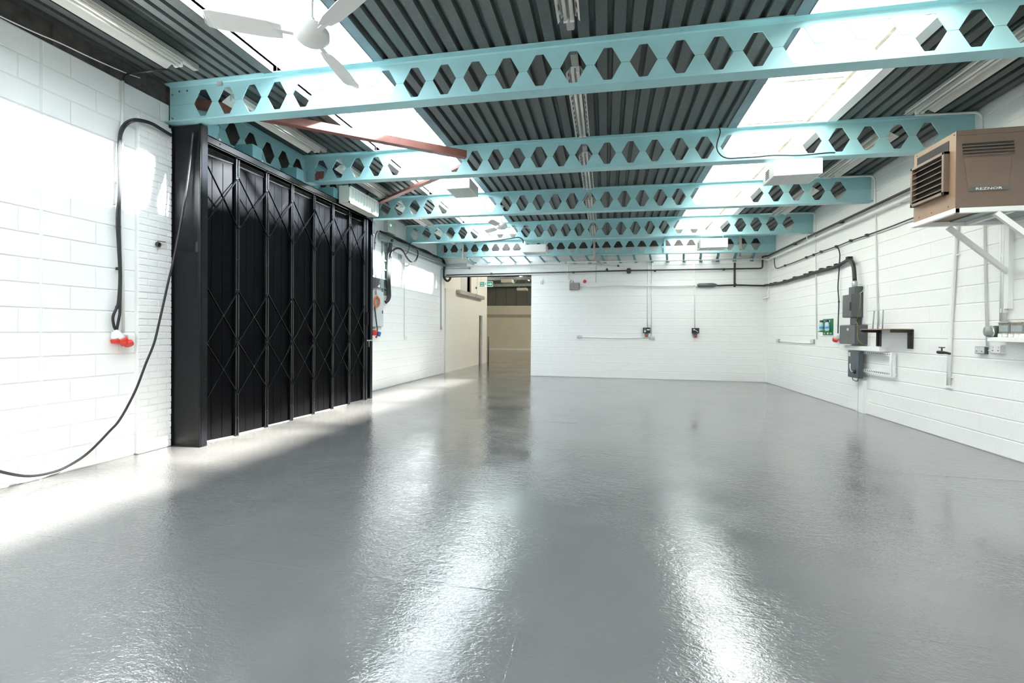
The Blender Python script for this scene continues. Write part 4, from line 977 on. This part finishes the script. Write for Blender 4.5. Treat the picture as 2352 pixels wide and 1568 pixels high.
for (u, vt, vb2, lab) in ((1488, 604, 752, 'white conduit down to left isolator switch on back wall'), (1497, 603, 771, 'white conduit down to right-hand double socket on back wall'), (1595.3, 602, 753, 'white conduit down to right isolator switch on back wall')):
    p0_, p1_ = bpw(u + (1 if u < 1590 else -1), vt), bpw(u - (1 if u < 1590 else -.5), vb2)
    pipe('conduit', lab, 'conduit', [p0_, p1_], .014, WCOND, 'white conduits', clips=[bpw(u, 676)] if u != 1497 else None)
pipe('conduit', 'short grey conduit stub hanging above the red alarm', 'conduit', [bpw(1369, 606), bpw(1368.5, 649)], .010, LGREY, 'white conduits')
pipe('conduit', 'horizontal white conduit between the two back wall sockets', 'conduit', [bpw(1337, 774), bpw(1380, 775.3), bpw(1430, 776.5), bpw(1492, 775.5)], .012, WCOND, 'white conduits')
pipe('conduit', 'thin white conduit high on back wall ending at black fitting', 'conduit', [bpw(1312, 608.5, .022), bpw(1420, 609.5, .022)], .013, WCOND, 'white conduits', clips=[bpw(1420, 610.3, .03)], clipm=RUBBER, clip_r=.05)
c = bpw(1331.5, 773.2, 0); socket('metal double socket at left end of back wall conduit', (c[0], YB, c[2]), (0, -1, 0), .15, .088, LGREY, switches=2)
c = bpw(1497.5, 775.5, 0); socket('metal double socket below the left isolator switch', (c[0], YB, c[2]), (0, -1, 0), .15, .088, LGREY, switches=2)
for (u0, u1, vt, vb2, lab, k) in ((1477.5, 1493.5, 752, 764.5, 'black isolator switch with upright handle and red outlet on back wall', 0), (1590, 1606, 753, 765.5, 'black isolator switch with slanted handle and red outlet on back wall', 1)):
    a, b = bpw(u0, vt, .1), bpw(u1, vb2, .1); o = thing('isolator_switch', (a[0], YB - .05, b[2] - .12), lab, 'switch', 'isolator switches on the back wall')
    f = MB().box((a[0], YB - .11, b[2]), (b[0], YB - .001, a[2])).build('enclosure', RUBBER, o, .006)
    cx = (a[0] + b[0]) / 2; cz = (a[2] + b[2]) / 2
    if k == 0: MB().bar((cx - .05, YB - .12, cz - .05), (cx - .05, YB - .12, cz + .05), .018, .015).lathe([(.03, 0), (.03, .012)], (cx - .05, YB - .11, cz - .03), (0, -1, 0), 12).build('handle', CHROME, f); MB().box((cx + .0, YB - .113, cz + .0), (cx + .08, YB - .109, cz + .03)).build('rating_label', PRINTW, f)
    else: MB().bar((cx - .05, YB - .12, cz + .04), (cx + .06, YB - .12, cz - .04), .018, .015).lathe([(.028, 0), (.028, .012)], (cx - .05, YB - .11, cz + .03), (0, -1, 0), 12).build('handle', CHROME, f)
    MB().box((cx - .045, YB - .09, b[2] - .07), (cx + .045, YB - .001, b[2])).build('outlet_box', GREYBOX, o, .005)
    MB().lathe([(.04, 0), (.043, .05), (.04, .055)], (cx, YB - .07, b[2] - .055), (0, -.45, -.9), 14).build('outlet_cap', mat('dull_red_plastic', (.28, .06, .04), .5), o)
# white corner drop frame
cf = thing('corner_drop_bracket', (XR - .12, YB - .1, 2.2), 'white painted hanging angle frame in the far right corner', 'bracket')
a, b = on(1767.5, 598, Y=YB - .2), on(1767, 683, Y=YB - .2)
MB().box((a[0] - .025, YB - .22, b[2]), (a[0] + .025, YB - .17, a[2])).build('drop_leg', WCOND, cf, .003)
MB().bar((a[0], YB - .2, b[2] + .02), on(1751, 685, Y=YB - .02), .04, .03).bar(on(1751, 681, Y=YB - .02), (a[0], YB - .2, b[2] + .07), .03, .02).build('foot_arm', WCOND, cf)
# lintel trunking above the opening
lt = thing('lintel_trunking', (-3, YB - .1, 3.40), 'long pale trunking fixed across the wall above the opening', 'trunking')
zt, zb = bpw(1150, 603.5, .1)[2], bpw(1150, 609, .1)[2]
MB().box((bpw(1072, 605, .1)[0], YB - .10, zb), (bpw(1298, 605, .1)[0], YB - .001, zt)).build('trunking_body', WCOND, lt, .003)
MB().box((XL + .02, YB - .09, zb), (bpw(1072, 605, .1)[0], YB - .001, zt - .005)).build('end_section', MGREY, lt, .003)
pipe('conduit', 'thin dark conduit from left corner across the lintel', 'conduit', run([on(1013, 750, X=XL + .02), on(1013, 617, X=XL + .02), (XL + .02, YB - .05, bpw(1023, 617)[2]), bpw(1079, 616.2, .03)], .06), .013, MGREY, 'white conduits', clips=[bpw(1078, 616, .04)], clip_r=.06)
# beam outriggers (brackets) between last beam and wall
sb = thing('beam_cleat', (0, 13.7, 3.56), 'x', 'bracket', 'teal angle cleats under the farthest beam')
MB().bar((0, 13.43, 3.63), (.08, YB - .02, 3.53), .06, .010).bar((.026, 13.43, 3.61), (.106, YB - .02, 3.51), .010, .05).build('cleat_arm', TEALD, sb)
MB().box((.06, YB - .03, 3.48), (.15, YB - .002, 3.56)).build('cleat_foot', TEALD, sb)
k = 0; x = -4.25
ORD = ['first', 'second', 'third', 'fourth', 'fifth', 'sixth', 'seventh', 'eighth', 'ninth', 'tenth', 'eleventh', 'twelfth', 'thirteenth', 'fourteenth', 'fifteenth', 'sixteenth', 'seventeenth', 'eighteenth', 'nineteenth', 'twentieth', 'twenty-first']
while x < 4.2:
    o = sb if k == 0 else copy_tree(sb)
    o.location.x = x; o.location.z = 3.56 + BEAM_SL[4] * x; o['label'] = ORD[k] + ' small teal angle cleat from the left under the farthest beam'
    k += 1; x += .455
# timber / steel hangers by the last beam
for (u, vt, vb2, lab, y) in ((1063, 556, 596, 'pale vertical steel hanger near left end of the farthest beam', 13.27), (1365, 553, 594, 'pale vertical steel hanger at middle of the farthest beam', 13.27), (1701, 545, 572, 'pale vertical steel hanger near right end of the farthest beam', 13.27)):
    a, b = on(u, vt, Y=y), on(u, vb2, Y=y); o = thing('steel_hanger', (a[0], y, b[2]), lab, 'hanger', 'pale steel hangers')
    MB().box((a[0] - .03, y - .02, b[2]), (a[0] + .03, y + .02, deckz(a[0], y))).build('hanger_bar', BATT, o, .003)
    MB().bar((a[0], y, b[2] + .03), (a[0] + .18, YB - .02, b[2] - .07), .05, .04).build('foot_brace', BATT, o)
# ================================================================== left wall beyond the door
def lp(u, v, d=.02): return on(u, v, X=XL + d)
tr = thing('cable_tray', (XL + .1, 11, 3.5), 'grey steel cable tray running high on the left wall', 'cable tray')
y0, y1 = lp(868, 540)[1], YB - .05
MB().box((XL + .042, y0, 3.50), (XL + .05, y1, 3.655)).box((XL + .042, y0, 3.50), (XL + .14, y1, 3.508)).box((XL + .132, y0, 3.50), (XL + .14, y1, 3.53)).build('tray_channel', MGREY, tr)
for yy in (y0 + .4, 10.4, 12.0, 13.5): MB().box((XL + .004, yy, 3.54), (XL + .042, yy + .05, 3.62)).build('tray_lug', MGREY, tr)
tc_ = thing('tray_cables', (XL + .08, 11, 3.66), 'pair of thick black cables strapped along the top of cable tray', 'cable')
for (dx, dz, j) in ((.075, 3.672, .012), (.115, 3.668, .02)):
    pts = [(XL + dx + .01 * math.sin(i * 1.7), y0 + (y1 - .35 - y0) * i / 12, dz + .012 + j * math.sin(i * 1.3 + dx * 90)) for i in range(13)]
    MB().tube(spline(pts, 4), .022, 8).build('strand', RUBBER, tc_)
pipe('tray_cable', 'fat black cable dropping at the far corner and hooking under the lintel', 'cable', [(XL + .09, YB - .33, 3.66), lp(1019, 599, .09), on(1021.5, 607, Y=YB - .06), on(1019.6, 620, Y=YB - .06), on(1019, 631, Y=YB - .06), on(1021, 639, Y=YB - .06), on(1026.6, 645, Y=YB - .05), on(1031.7, 643, Y=YB - .03), on(1035, 637, Y=YB - .01)], .035, RUBBER, smooth=5, n=10)
cb = thing('control_box', lp(890, 538), 'cream control box with green light near top of left wall', 'box')
a, b = lp(881, 509, 0), lp(899.5, 538, 0); ya, yb2 = a[1], b[1]; za, zb = lp(890, 509)[2], lp(890, 536)[2]
MB().box((XL + .001, ya, max(zb, 3.69)), (XL + .12, yb2, za)).build('box_body', GRILLE, cb, .005); MB().box((XL + .12, ya + .1, za - .12), (XL + .124, ya + .16, za - .08)).build('indicator', LED, cb)
MB().box((XL + .12, ya + .03, max(zb, 3.69) + .03), (XL + .123, yb2 - .03, za - .16)).build('box_lid', GRILLE, cb, .001)
vt = thing('riser_tray', lp(881, 676), 'grey green vertical cable tray on left wall beside door', 'cable tray')
a, b = lp(876, 600, 0)[1], lp(886, 600, 0)[1]; zt, zb = 3.52, lp(882, 678)[2]
MB().box((XL + .002, a, zb), (XL + .06, a + .015, zt)).box((XL + .002, a, zb), (XL + .012, b, zt)).box((XL + .002, b - .015, zb), (XL + .06, b, zt)).build('tray_channel', MGREY, vt)
for i in range(6): MB().box((XL + .012, a + .01, zb + .15 + i * .22), (XL + .05, b - .01, zb + .18 + i * .22)).build('tray_rung', MGREY, vt)
s_ = 5.2267
def zq(x, y, d=.05): return on(845 + x / s_, 500 + y / s_, X=XL + d)
bu = thing('cable_bundle', zq(240, 1010, .1), 'bundle of black cables hanging down left wall beside the riser tray', 'cable bundle')
for i, dx in enumerate((-6, 4, 12, 20, 28)):
    pts = [zq(292 + dx * .3, 262, .13), zq(270 + dx * .6, 310, .12), zq(252 + dx, 400, .09 + i * .008), zq(243 + dx, 560, .09), zq(238 + dx, 720, .09), zq(240 + dx, 860, .09), zq(242 + dx, 940, .09), zq(232 + dx * .8, 990, .09), zq(208 + dx * .4, 1010 + dx * .5, .09)]
    MB().tube(spline(pts, 5), .018, 8).build('strand', RUBBER, bu)
lo_ = thing('cable_loop', zq(535, 535, .16), 'drooping loop of black cables below the cable tray', 'cable')
for i, d in enumerate((0, 10)):
    pts = [zq(276, 470 + d, .15), zq(284, 420 + d, .15), zq(310, 382 + d, .16), zq(350, 362 + d, .17), zq(395, 372 + d, .17), zq(430, 410 + d, .17), zq(465, 470 + d, .17), zq(500, 515 + d, .17), zq(535, 530 + d * .6, .17), zq(572, 510 + d, .17), zq(598, 455, .17), zq(600, 410, .17), zq(592, 390, .17)]
    MB().tube(spline(pts, 5), .017, 8).build('strand', RUBBER, lo_)
pipe('thin_black_cable', 'thin black wire dangling from fourth beam to left wall tray', 'cable', [zq(575, 290, .20), zq(535, 292, .20), zq(505, 315, .20), zq(490, 370, .18), zq(470, 425, .17), zq(440, 440, .16)], .008, RUBBER, smooth=5, n=6)
o = pipe('riser_cable', 'brown cable clipped down left wall to dark switch box', 'cable', [zq(120, 160), zq(100, 185), zq(84, 260), zq(80, 360), zq(76, 480), zq(88, 590, .10), zq(95, 690, .17), zq(96, 800, .17), zq(98, 925, .185)], .011, mat('brown_cable', (.18, .07, .05), .5), smooth=4, n=7, clips=[zq(84, 300), zq(76, 490)], clip_r=.03)
pipe('riser_cable', 'black cable running down beside the door shutting post', 'cable', [zq(40, 75), zq(52, 110), zq(50, 300), zq(55, 500), zq(62, 690)], .012, RUBBER, smooth=4, n=7)
pipe('riser_cable', 'white cable running down beside the door shutting post', 'cable', [zq(42, 80, .06), zq(62, 100, .06), zq(68, 140, .05), zq(70, 250, .04), zq(45, 420, .04), zq(42, 700, .04)], .013, WCOND, smooth=4, n=7)
def lbox(name, label, cat, x0, x1, y0, y1, depth, m, z_=None):
    a, b = zq(x0, (y0 + y1) / 2, depth), zq(x1, (y0 + y1) / 2, depth); zt, zb = zq((x0 + x1) / 2, y0, depth)[2], zq((x0 + x1) / 2, y1, depth)[2]
    o = thing(name, (XL + depth / 2, (a[1] + b[1]) / 2, zb), label, cat)
    MB().box((XL + .001, a[1], zb), (XL + depth - .01, b[1], zt)).build('enclosure', m, o, .004)
    f = MB().box((XL + depth - .01, a[1] + .01, zb + .01), (XL + depth, b[1] - .01, zt - .01)).build('cover', m, o, .003)
    return o, f, (a[1], b[1], zb, zt)
o, f, e = lbox('switch_box', 'dark switch box above the pale distribution board on left wall', 'switch box', 58, 150, 715, 838, .14, GREYBOX)
MB().bar((XL + .16, e[0] + (e[1] - e[0]) * .6, e[2] + .05), (XL + .16, e[0] + (e[1] - e[0]) * .75, e[2] + .16), .02, .02).build('handle', CHROME, f)
MB().box((XL + .14, e[1] - .12, e[2] + .02), (XL + .145, e[1] - .03, e[2] + .08)).build('rating_label', PRINTW, f)
o, f, e = lbox('switch_box', 'slim grey box joining dark switch box to riser tray', 'switch box', 150, 190, 730, 845, .08, MGREY)
o, f, e = lbox('distribution_board', 'tall pale grey distribution board on left wall beside door', 'switch box', 78, 188, 880, 1306, .16, LGREY)
MB().box((XL + .16, e[1] - .07, (e[2] + e[3]) / 2 - .10), (XL + .17, e[1] - .045, (e[2] + e[3]) / 2 - .03)).build('latch', RUBBER, f)
lbox('trunking_stub', 'white stub trunking under the pale distribution board', 'trunking', 90, 170, 1308, 1338, .10, WPLAST)
for i in range(3): pass
cl = thing('cable_coil', zq(105, 1080, .20), 'coiled orange extension lead hanging on pale distribution board', 'cable coil')
rnd = random.Random(2)
for i in range(7):
    pts = []; ph = rnd.uniform(-.2, .2); wx = 38 * rnd.uniform(.5, 1.); hy = 72 * rnd.uniform(.8, 1.05)
    for kx in range(17):
        g = 2 * math.pi * kx / 16 + math.pi / 2
        pts.append(zq(105 + wx * math.cos(g) + 10 * ph, 1008 - hy * math.sin(g) + 8 * ph, .185 + .006 * i))
    MB().tube(pts, .009, 6, False).build('coil_turn', ORANGE, cl)
o = pipe('hanging_power_cable', 'black cable below the orange coil with a red and a blue plug', 'cable', [zq(82, 1060, .2), zq(84, 1100, .19), zq(90, 1140, .18), zq(100, 1230, .18), zq(112, 1320, .16), zq(112, 1390, .15), zq(104, 1435, .14), zq(90, 1425, .12)], .012, RUBBER, smooth=4, n=7)
MB().lathe([(.03, -.06), (.055, -.05), (.055, .05), (.03, .06)], zq(80, 1380, .10), (.2, .0, 1), 14).build('red_plug', RED, o)
MB().lathe([(.03, -.06), (.045, -.05), (.045, .04), (.03, .05)], zq(132, 1392, .08), (.25, .1, 1), 14).build('blue_plug', BLUE, o)
ss = thing('switch_strip', zq(48, 1250, .04), 'strip of white switches tight beside the door shutting post', 'switch')
a, b = zq(34, 1200, .04), zq(46, 1200, .04)
for i in range(3):
    zc = zq(52, 1150 + i * 50, .04)[2]; box('switch_plate', (XL + .001, a[1], zc - .045), (XL + .05, b[1], zc + .045), WPLAST, ss, .004)
pipe('conduit', 'white conduit from fourth beam down left wall to a switch', 'conduit', run([(-4.6, 11.03, zdeck(3, -4.6) - .02), (XL + .02, 11.03, zdeck(3, XL) - .03), (XL + .02, 11.05, lp(920, 774)[2])], .1), .012, WCOND, 'white conduits')
o, f, e = lbox('pull_switch', 'small grey inline switch on the left wall conduit', 'switch', 386, 412, 440, 490, .06, MGREY)
c = lp(923, 774, 0); socket('white socket at the foot of left wall conduit', (XL, 11.12, c[2]), (1, 0, 0), .12, .09, WPLAST, WPLAST)
c = lp(1013, 753, 0); socket('white socket in the far left corner below dark conduit', (XL, c[1], c[2]), (1, 0, 0), .12, .10, WPLAST, GALV)
# ================================================================== near left wall
def np_(u, v, d=.02): return on(u, v, X=XN + d)
yc = np_(280, 300)[1]
pipe('conduit', 'white conduit down the near left wall behind the black cables', 'conduit', [np_(282.5, 186), np_(280.6, 300), np_(281, 500), np_(283.6, 764)], .012, WCOND, 'white conduits')
pipe('thin_black_cable', 'thin black cable from roof light to near left conduit', 'cable', [on(383, 159.5, Y=3.9), on(340, 164, Y=3.8), np_(293, 169.6, .06), np_(285, 175, .03), np_(282.5, 190, .02)], .010, RUBBER, smooth=5, n=7)
pipe('thin_white_cable', 'thin white cable sagging along the top of near left wall', 'cable', [np_(-60, 8, .05), np_(0, 37, .05), np_(70, 70, .05), np_(145, 102, .04), np_(210, 133, .05), np_(290, 168, .05), on(330, 182, Y=4.2), on(352, 194, Y=4.34)], .006, WCOND, smooth=4, n=6)
arc = [(393, 309), (372, 296), (352, 284), (331.6, 276.8), (308.7, 274), (290, 281), (277.5, 298), (273, 326), (272, 365), (273, 400), (272.5, 448), (269, 502), (271.5, 560), (275, 632), (272, 690), (268, 706), (259.5, 728), (262, 749), (266, 757)]
dd = [.02 + .06 * max(0, 1 - i / 5) for i in range(len(arc))]
o = pipe('black_power_cable', 'paired black cables arching over brick pier down to the red plug', 'cable', [np_(u, v, .052 + (.055 if u > 300 else 0)) for (u, v) in arc], .0125, RUBBER, smooth=5, n=8, clips=[np_(*p, .03) for p in ((271, 420), (272, 521), (271, 617), (270, 706))], clip_r=.03)
arc2 = [(393, 312), (372, 299), (352, 287), (331.6, 280), (309, 277.5), (293, 285), (280.5, 302), (276, 330), (275.5, 400), (275, 448), (273.5, 502), (275, 560), (277, 632), (275.5, 700), (275, 720), (271, 742), (268, 757)]
MB().tube(spline([np_(u, v, .058 + (.055 if u > 300 else 0)) for (u, v) in arc2], 5), .0125, 8).build('second_strand', RUBBER, o)
pg = thing('red_plug_socket', np_(280, 790), 'red and white industrial plugs and socket on near left wall', 'plug')
MB().lathe([(.02, -.03), (.028, 0), (.038, .05), (.038, .08)], np_(268, 763, .05), (.1, .5, -.8), 14).build('plug_body', WPLAST, pg)
MB().lathe([(.046, .08), (.048, .09), (.04, .15), (.02, .155)], np_(268, 763, .05), (.1, .5, -.8), 14).build('plug_collar', RED, pg)
MB().lathe([(.018, -.02), (.024, 0), (.032, .04), (.032, .06)], np_(262, 766, .04), (.05, .1, -.9), 14).build('plug_body', WPLAST, pg)
MB().lathe([(.038, .06), (.04, .07), (.034, .10), (.02, .105)], np_(262, 766, .04), (.05, .1, -.9), 14).build('plug_collar', RED, pg)
a, b = np_(283, 768, .0), np_(299, 780, .0); MB().box((XN + .001, a[1], b[2] - .06), (XN + .07, b[1], a[2])).build('socket_box', WPLAST, pg, .006)
MB().lathe([(.042, 0), (.046, .03), (.04, .05)], np_(293, 784, .06), (.5, 0, -.8), 14).build('socket_flap', RED, pg)
# long drooping cable
lc = [(443.8, 304, -4.74), (441, 333, -4.77), (433.6, 395, -4.80), (428.5, 433, -4.82), (415.7, 510, -4.85), (398, 599, -4.89), (387.7, 642, -4.91), (368, 729.6, -4.93), (353.8, 788, -4.94), (334.4, 836, -4.95), (310, 899, -4.96), (276, 962, -4.97), (249.6, 992, -4.97), (213, 1030, -4.97), (179, 1056.7, -4.97), (131, 1081, -4.98), (68, 1093, -4.98), (0, 1082.5, -4.98), (-90, 1055, -4.99)]
pipe('drooping_cable', 'long black cable drooping from door post top across near left wall', 'cable', [on(u, v, X=x) for (u, v, x) in lc], .0115, RUBBER, smooth=5, n=8)
ho = thing('door_hook', on(362, 562, X=XN + .055), 'small brass and steel latch hook on the brick pier', 'hook')
p = on(362, 561, X=XN + .06)
MB().lathe([(.03, 0), (.03, .01), (.022, .012)], p, (1, 0, 0), 14).build('back_plate', RUSTB, ho)
mb = MB(); mb.tube([(p[0] + .02, p[1] + .02 * math.cos(g), p[2] - .005 + .025 * math.sin(g)) for g in [2 * math.pi * i / 14 for i in range(15)]], .007, 6); mb.build('ring', RUSTB, ho)
MB().bar((p[0] + .015, p[1] - .01, p[2] + .035), (p[0] + .02, p[1] + .08, p[2] + .04), .01, .01).build('hook_arm', mat('old_brass', (.22, .16, .07), .4, metal=.7), ho)
# conduit lines up at the roof and small hanging cable on second beam
def b2(u, v, d=.09): return on(u, v, Y=BEAMS_Y[1] - d)
pipe('thin_black_cable', 'thin black cable looped round second roof beam towards the big box heater', 'cable', [b2(1652, 292), b2(1654, 305), b2(1647, 330), b2(1648, 345), b2(1658, 358), b2(1674, 363.5), b2(1700, 362.5), b2(1740, 360), b2(1780, 356.5), b2(1830, 357), b2(1860, 355), b2(1900, 351), b2(1918, 350.5)], .009, RUBBER, smooth=4, n=6)
pipe('thin_white_cable', 'thin pale cable hanging off the centre light over third roof beam', 'cable', [on(1352, 432, Y=8.8), on(1350, 445, Y=8.8), on(1340, 462, Y=8.79), on(1334, 475, Y=8.79), on(1330, 485, Y=8.8)], .007, LGREY, smooth=4, n=6)
pipe('thin_black_cable', 'black cable along the bottom of fourth roof beam to a white box heater', 'cable', [on(1090, 556, Y=11.0), on(1140, 552, Y=11.0), on(1170, 548, Y=11.0), on(1190, 545, Y=11.0), on(1200, 550, Y=11.02), on(1202, 558, Y=11.03)], .014, RUBBER, smooth=4, n=6)

# ================================================================== exit sign
a, b = on(1101.3, 646.5, Y=YB + .1), on(1132, 658.5, Y=YB + .1); sx0, sx1, sz1, sz0 = a[0], b[0], a[2], b[2]; sy = YB + .1
es = thing('exit_sign', ((sx0 + sx1) / 2, sy, sz0), 'green and white fire exit sign hanging in the opening', 'sign')
bd = MB().box((sx0, sy, sz0), (sx1, sy + .012, sz1)).build('board', PRINTW, es, .001)
w = sx1 - sx0; h = sz1 - sz0
MB().box((sx0 + .012, sy - .001, sz0 + .014), (sx0 + w * .37, sy + .001, sz1 - .014)).build('green_panel', SIGNG, bd)
MB().box((sx0 + w * .57, sy - .001, sz0 + .014), (sx1 - .012, sy + .001, sz1 - .014)).build('green_panel', SIGNG, bd)
text_mesh('lettering', 'Fire\nexit', .058, PRINTW, bd, (sx0 + w * .195, sy - .002, (sz0 + sz1) / 2), (math.pi / 2, 0, 0), 1.15)
zc = (sz0 + sz1) / 2; ax0 = sx0 + w * .62; ax1 = sx1 - .03
MB().prism([(ax0, zc - .014), (ax1 - .045, zc - .014), (ax1 - .045, zc - .05), (ax1, zc), (ax1 - .045, zc + .05), (ax1 - .045, zc + .014), (ax0, zc + .014)], lambda p, t: (p[0], t, p[1]), sy - .002, sy - .001).build('arrow', PRINTW, bd)
mx = sx0 + w * .47
mb = MB(); 
mb.lathe([(.010, 0), (.010, .001)], (mx + .006, sy - .001, zc + .05), (0, -1, 0), 12)
for (p, q, t) in (((0, .036), (-.006, -.004), .016), ((-.006, -.004), (.018, -.026), .010), ((.018, -.026), (.012, -.055), .009), ((-.006, -.004), (-.016, -.028), .010), ((-.016, -.028), (-.034, -.032), .009), ((0, .034), (.022, .012), .007), ((0, .034), (-.024, .022), .007), ((-.024, .022), (-.028, .002), .007)):
    mb.bar((mx + p[0], sy - .0015, zc + p[1]), (mx + q[0], sy - .0015, zc + q[1]), .001, t, (1, 0, 0) if abs(p[0] - q[0]) < abs(p[1] - q[1]) else (0, 0, 1))
mb.build('running_figure', SIGNG, bd)
mb = MB()
for x in (sx0 + .05, sx1 - .05): mb.cyl((x, sy + .006, sz1), (x, sy + .006, ZO + .001), .002, 6)
mb.build('hanging_wire', GALV, es)
# ================================================================== next room seen through the opening
YF = 33.25; YC = 19.45
w1 = MB().box((XL - .3, YB + .24, 0), (XL, 18.25, 2.75)).box((XL - .3, 18.95, 0), (XL, YC, 2.75)).box((XL - .3, 18.25, 2.05), (XL, 18.95, 2.75)).box((XL - .3, YB + .1, 2.80), (XL, 15.75, 5.6)).box((XL - .3, 17.95, 2.80), (XL, YC, 5.6)).box((XL - .3, 15.75, 3.75), (XL, 17.95, 5.6)).box((XL - .3, YB + .24, 2.75), (XL - .006, YC, 2.80)).build('wall_passage', CREAM); tag(w1, kind='structure')
box('plinth_line', (XL - .002, 14.3, 0), (XL + .012, 18.2, .05), CREAM, w1)
d2 = thing('door_2', (XL, 18.6, 0), kind='structure')
MB().box((XL - .05, 18.60, 0), (XL + .045, 18.97, 2.07)).build('door_jamb', WPLAST, d2, .004); box('gap_shade_sheet', (XL - .12, 18.25, 0), (XL - .09, 18.62, 2.05), DARK, d2)  # dark sheet stands in for the shade in the doorway gap
MB().box((XL - .04, 18.2, 2.05), (XL + .02, 18.97, 2.09)).build('door_head', WPLAST, d2, .003)
w3 = thing('window_3', (XL, 16.8, 2.85), kind='structure')
box('recess_back', (XL - .28, 15.75, 2.80), (XL - .26, 17.95, 3.75), DKBROWN, w3)
MB().box((XL - .10, 15.80, 2.81), (XL - .06, 16.75, 3.74)).build('sliding_panel', LGREY, w3, .003); MB().box((XL - .13, 15.76, 2.81), (XL - .05, 15.82, 3.74)).build('window_frame', MGREY, w3)
MB().box((XL - .16, 16.78, 2.81), (XL - .14, 17.05, 3.74)).build('timber_strip', mat('dark_timber', (.10, .05, .025), .6, var=.3), w3)
MB().box((XL - .08, 17.15, 2.81), (XL - .02, 17.95, 3.74)).build('infill_board', CREAM, w3)
MB().lathe([(.05, 0), (.05, .01)], on(1094, 661, X=XL + .0), (1, 0, 0), 16).build('round_vent', DARK, w3)
s0, s1 = on(1048, 666, X=XL), on(1105, 682, X=XL)
MB().box((XL - .02, s0[1], 2.72), (XL + .16, s1[1], 2.86)).build('sill', GALV, w3, .004); MB().box((XL + .16, s0[1] + 1.9, 2.70), (XL + .168, s0[1] + 1.96, 2.87)).build('sill_strap', MGREY, w3)
we = box('wall_passage', (XL - .32, YC, 0), (XL - .02, YC + .12, 5.6), CREAM); tag(we, kind='structure')
pp = MB().cyl((XL + .05, YC + .15, 0), (XL + .05, YC + .15, 1.15), .03, 10).build('trim_3', GREYBOX); tag(pp, kind='structure')
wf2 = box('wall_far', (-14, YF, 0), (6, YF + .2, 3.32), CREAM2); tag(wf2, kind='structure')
box('skirting', (-14, YF - .02, 0), (6, YF, .10), CREAM, wf2)
box('dado_rail', (-14, YF - .06, 2.47), (6, YF, 2.66), mat('grey_rail', (.35, .33, .27), .5), wf2)
xx = -13.8
while xx < 5.5: box('cladding_sheet', (xx + .01, YF - .02, 3.33), (xx + .79, YF + .05, 4.9), CLAD, wf2); xx += .8
wf3 = box('wall_far', (-14, YF + .05, 3.32), (6, YF + .2, 6.6), CLAD); tag(wf3, kind='structure')
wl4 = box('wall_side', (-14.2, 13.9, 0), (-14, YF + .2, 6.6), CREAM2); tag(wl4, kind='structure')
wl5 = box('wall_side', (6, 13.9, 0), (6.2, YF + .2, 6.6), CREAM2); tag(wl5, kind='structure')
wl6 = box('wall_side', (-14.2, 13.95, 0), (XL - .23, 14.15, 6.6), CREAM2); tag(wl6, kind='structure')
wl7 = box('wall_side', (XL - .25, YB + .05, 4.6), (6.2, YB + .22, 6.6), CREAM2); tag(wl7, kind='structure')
rf = box('ceiling', (-14.2, 13.95, 6.4), (6.2, YF + .2, 6.6), mat('dark_roof', (.07, .07, .065), .7)); tag(rf, kind='structure')
for k, y in enumerate((24.0, 28.5, 32.6)):
    tr_ = thing('roof_truss', (-4, y, 4.75), ['nearest', 'middle', 'farthest'][k] + ' grey steel roof truss of the next room through the opening', 'truss', 'roof trusses of the next room')
    MB().bar((-13.9, y, 4.80), (5.9, y, 4.80), .12, .20).build('bottom_chord', MGREY, tr_)
    for i in range(9):
        x = -13 + i * 2.1; MB().bar((x, y, 4.9), (x + 1.05, y, 6.35), .08, .08).build('web_member', MGREY, tr_)
for i, (u, v, y, lab) in enumerate(((1163, 644.5, 20.5, 'nearer cream box light hanging in the next room'), (1198, 663.5, 26.0, 'farther cream box light hanging in the next room'))):
    c = on(u, v, Y=y); o = thing('suspended_box_light', c, lab, 'light', 'cream box lights in the next room'); ww = (27, 24)[i] / 2 * y / F * .98; hh_ = (8, 6)[i] / 2 * y / F
    MB().box((c[0] - ww, y, c[2] - hh_), (c[0] + ww, y + .5, c[2] + hh_)).build('casing', LITBOX, o, .01); MB().cyl((c[0] - ww * .7, y + .2, c[2] + hh_), (c[0] - ww * .7, y + .2, 6.4), .01, 6).cyl((c[0] + ww * .7, y + .2, c[2] + hh_), (c[0] + ww * .7, y + .2, 6.4), .01, 6).build('suspension_wire', GALV, o)
p1_, p2_ = on(1196, 635, Z=4.98), on(1211, 641, Z=4.98)
for i, (x, y, lab) in enumerate(((p1_[0], p1_[1], 'left lit fluorescent strip at top right of the opening'), (p2_[0], p2_[1], 'right lit fluorescent strip at top right of the opening'),
                                 (-9.5, 22.0, 'added fill strip in next room, unseen beyond its cream wall'), (-9.5, 27.5, 'second added fill strip in next room, unseen beyond its cream wall'),
                                 (-1.2, 16.6, 'added fill strip in next room, unseen close behind the back wall'), (-.6, 20.5, 'second added fill strip in next room, unseen behind the back wall'), (1.0, 25.0, 'third added fill strip in next room, unseen behind the back wall'), (-.5, 29.5, 'farthest added fill strip in next room, unseen behind the back wall'))):  # all but the first two strips are unseen, added to light this room
    o = thing('strip_light', (x, y, 5.3), lab, 'light', 'lit strips in the next room')
    zl = 4.98 if i < 2 else 5.35
    MB().cyl((x, y - .75, zl), (x, y + .75, zl), .03, 10).build('lit_tube', LAMP2 if i < 2 else FILL_LAMP, o); MB().box((x - .05, y - .8, zl + .035), (x + .05, y + .8, zl + .10)).build('strip_body', WPLAST, o)
    MB().cyl((x, y - .6, zl + .1), (x, y - .6, 6.4), .008, 6).cyl((x, y + .6, zl + .1), (x, y + .6, 6.4), .008, 6).build('suspension_wire', GALV, o)
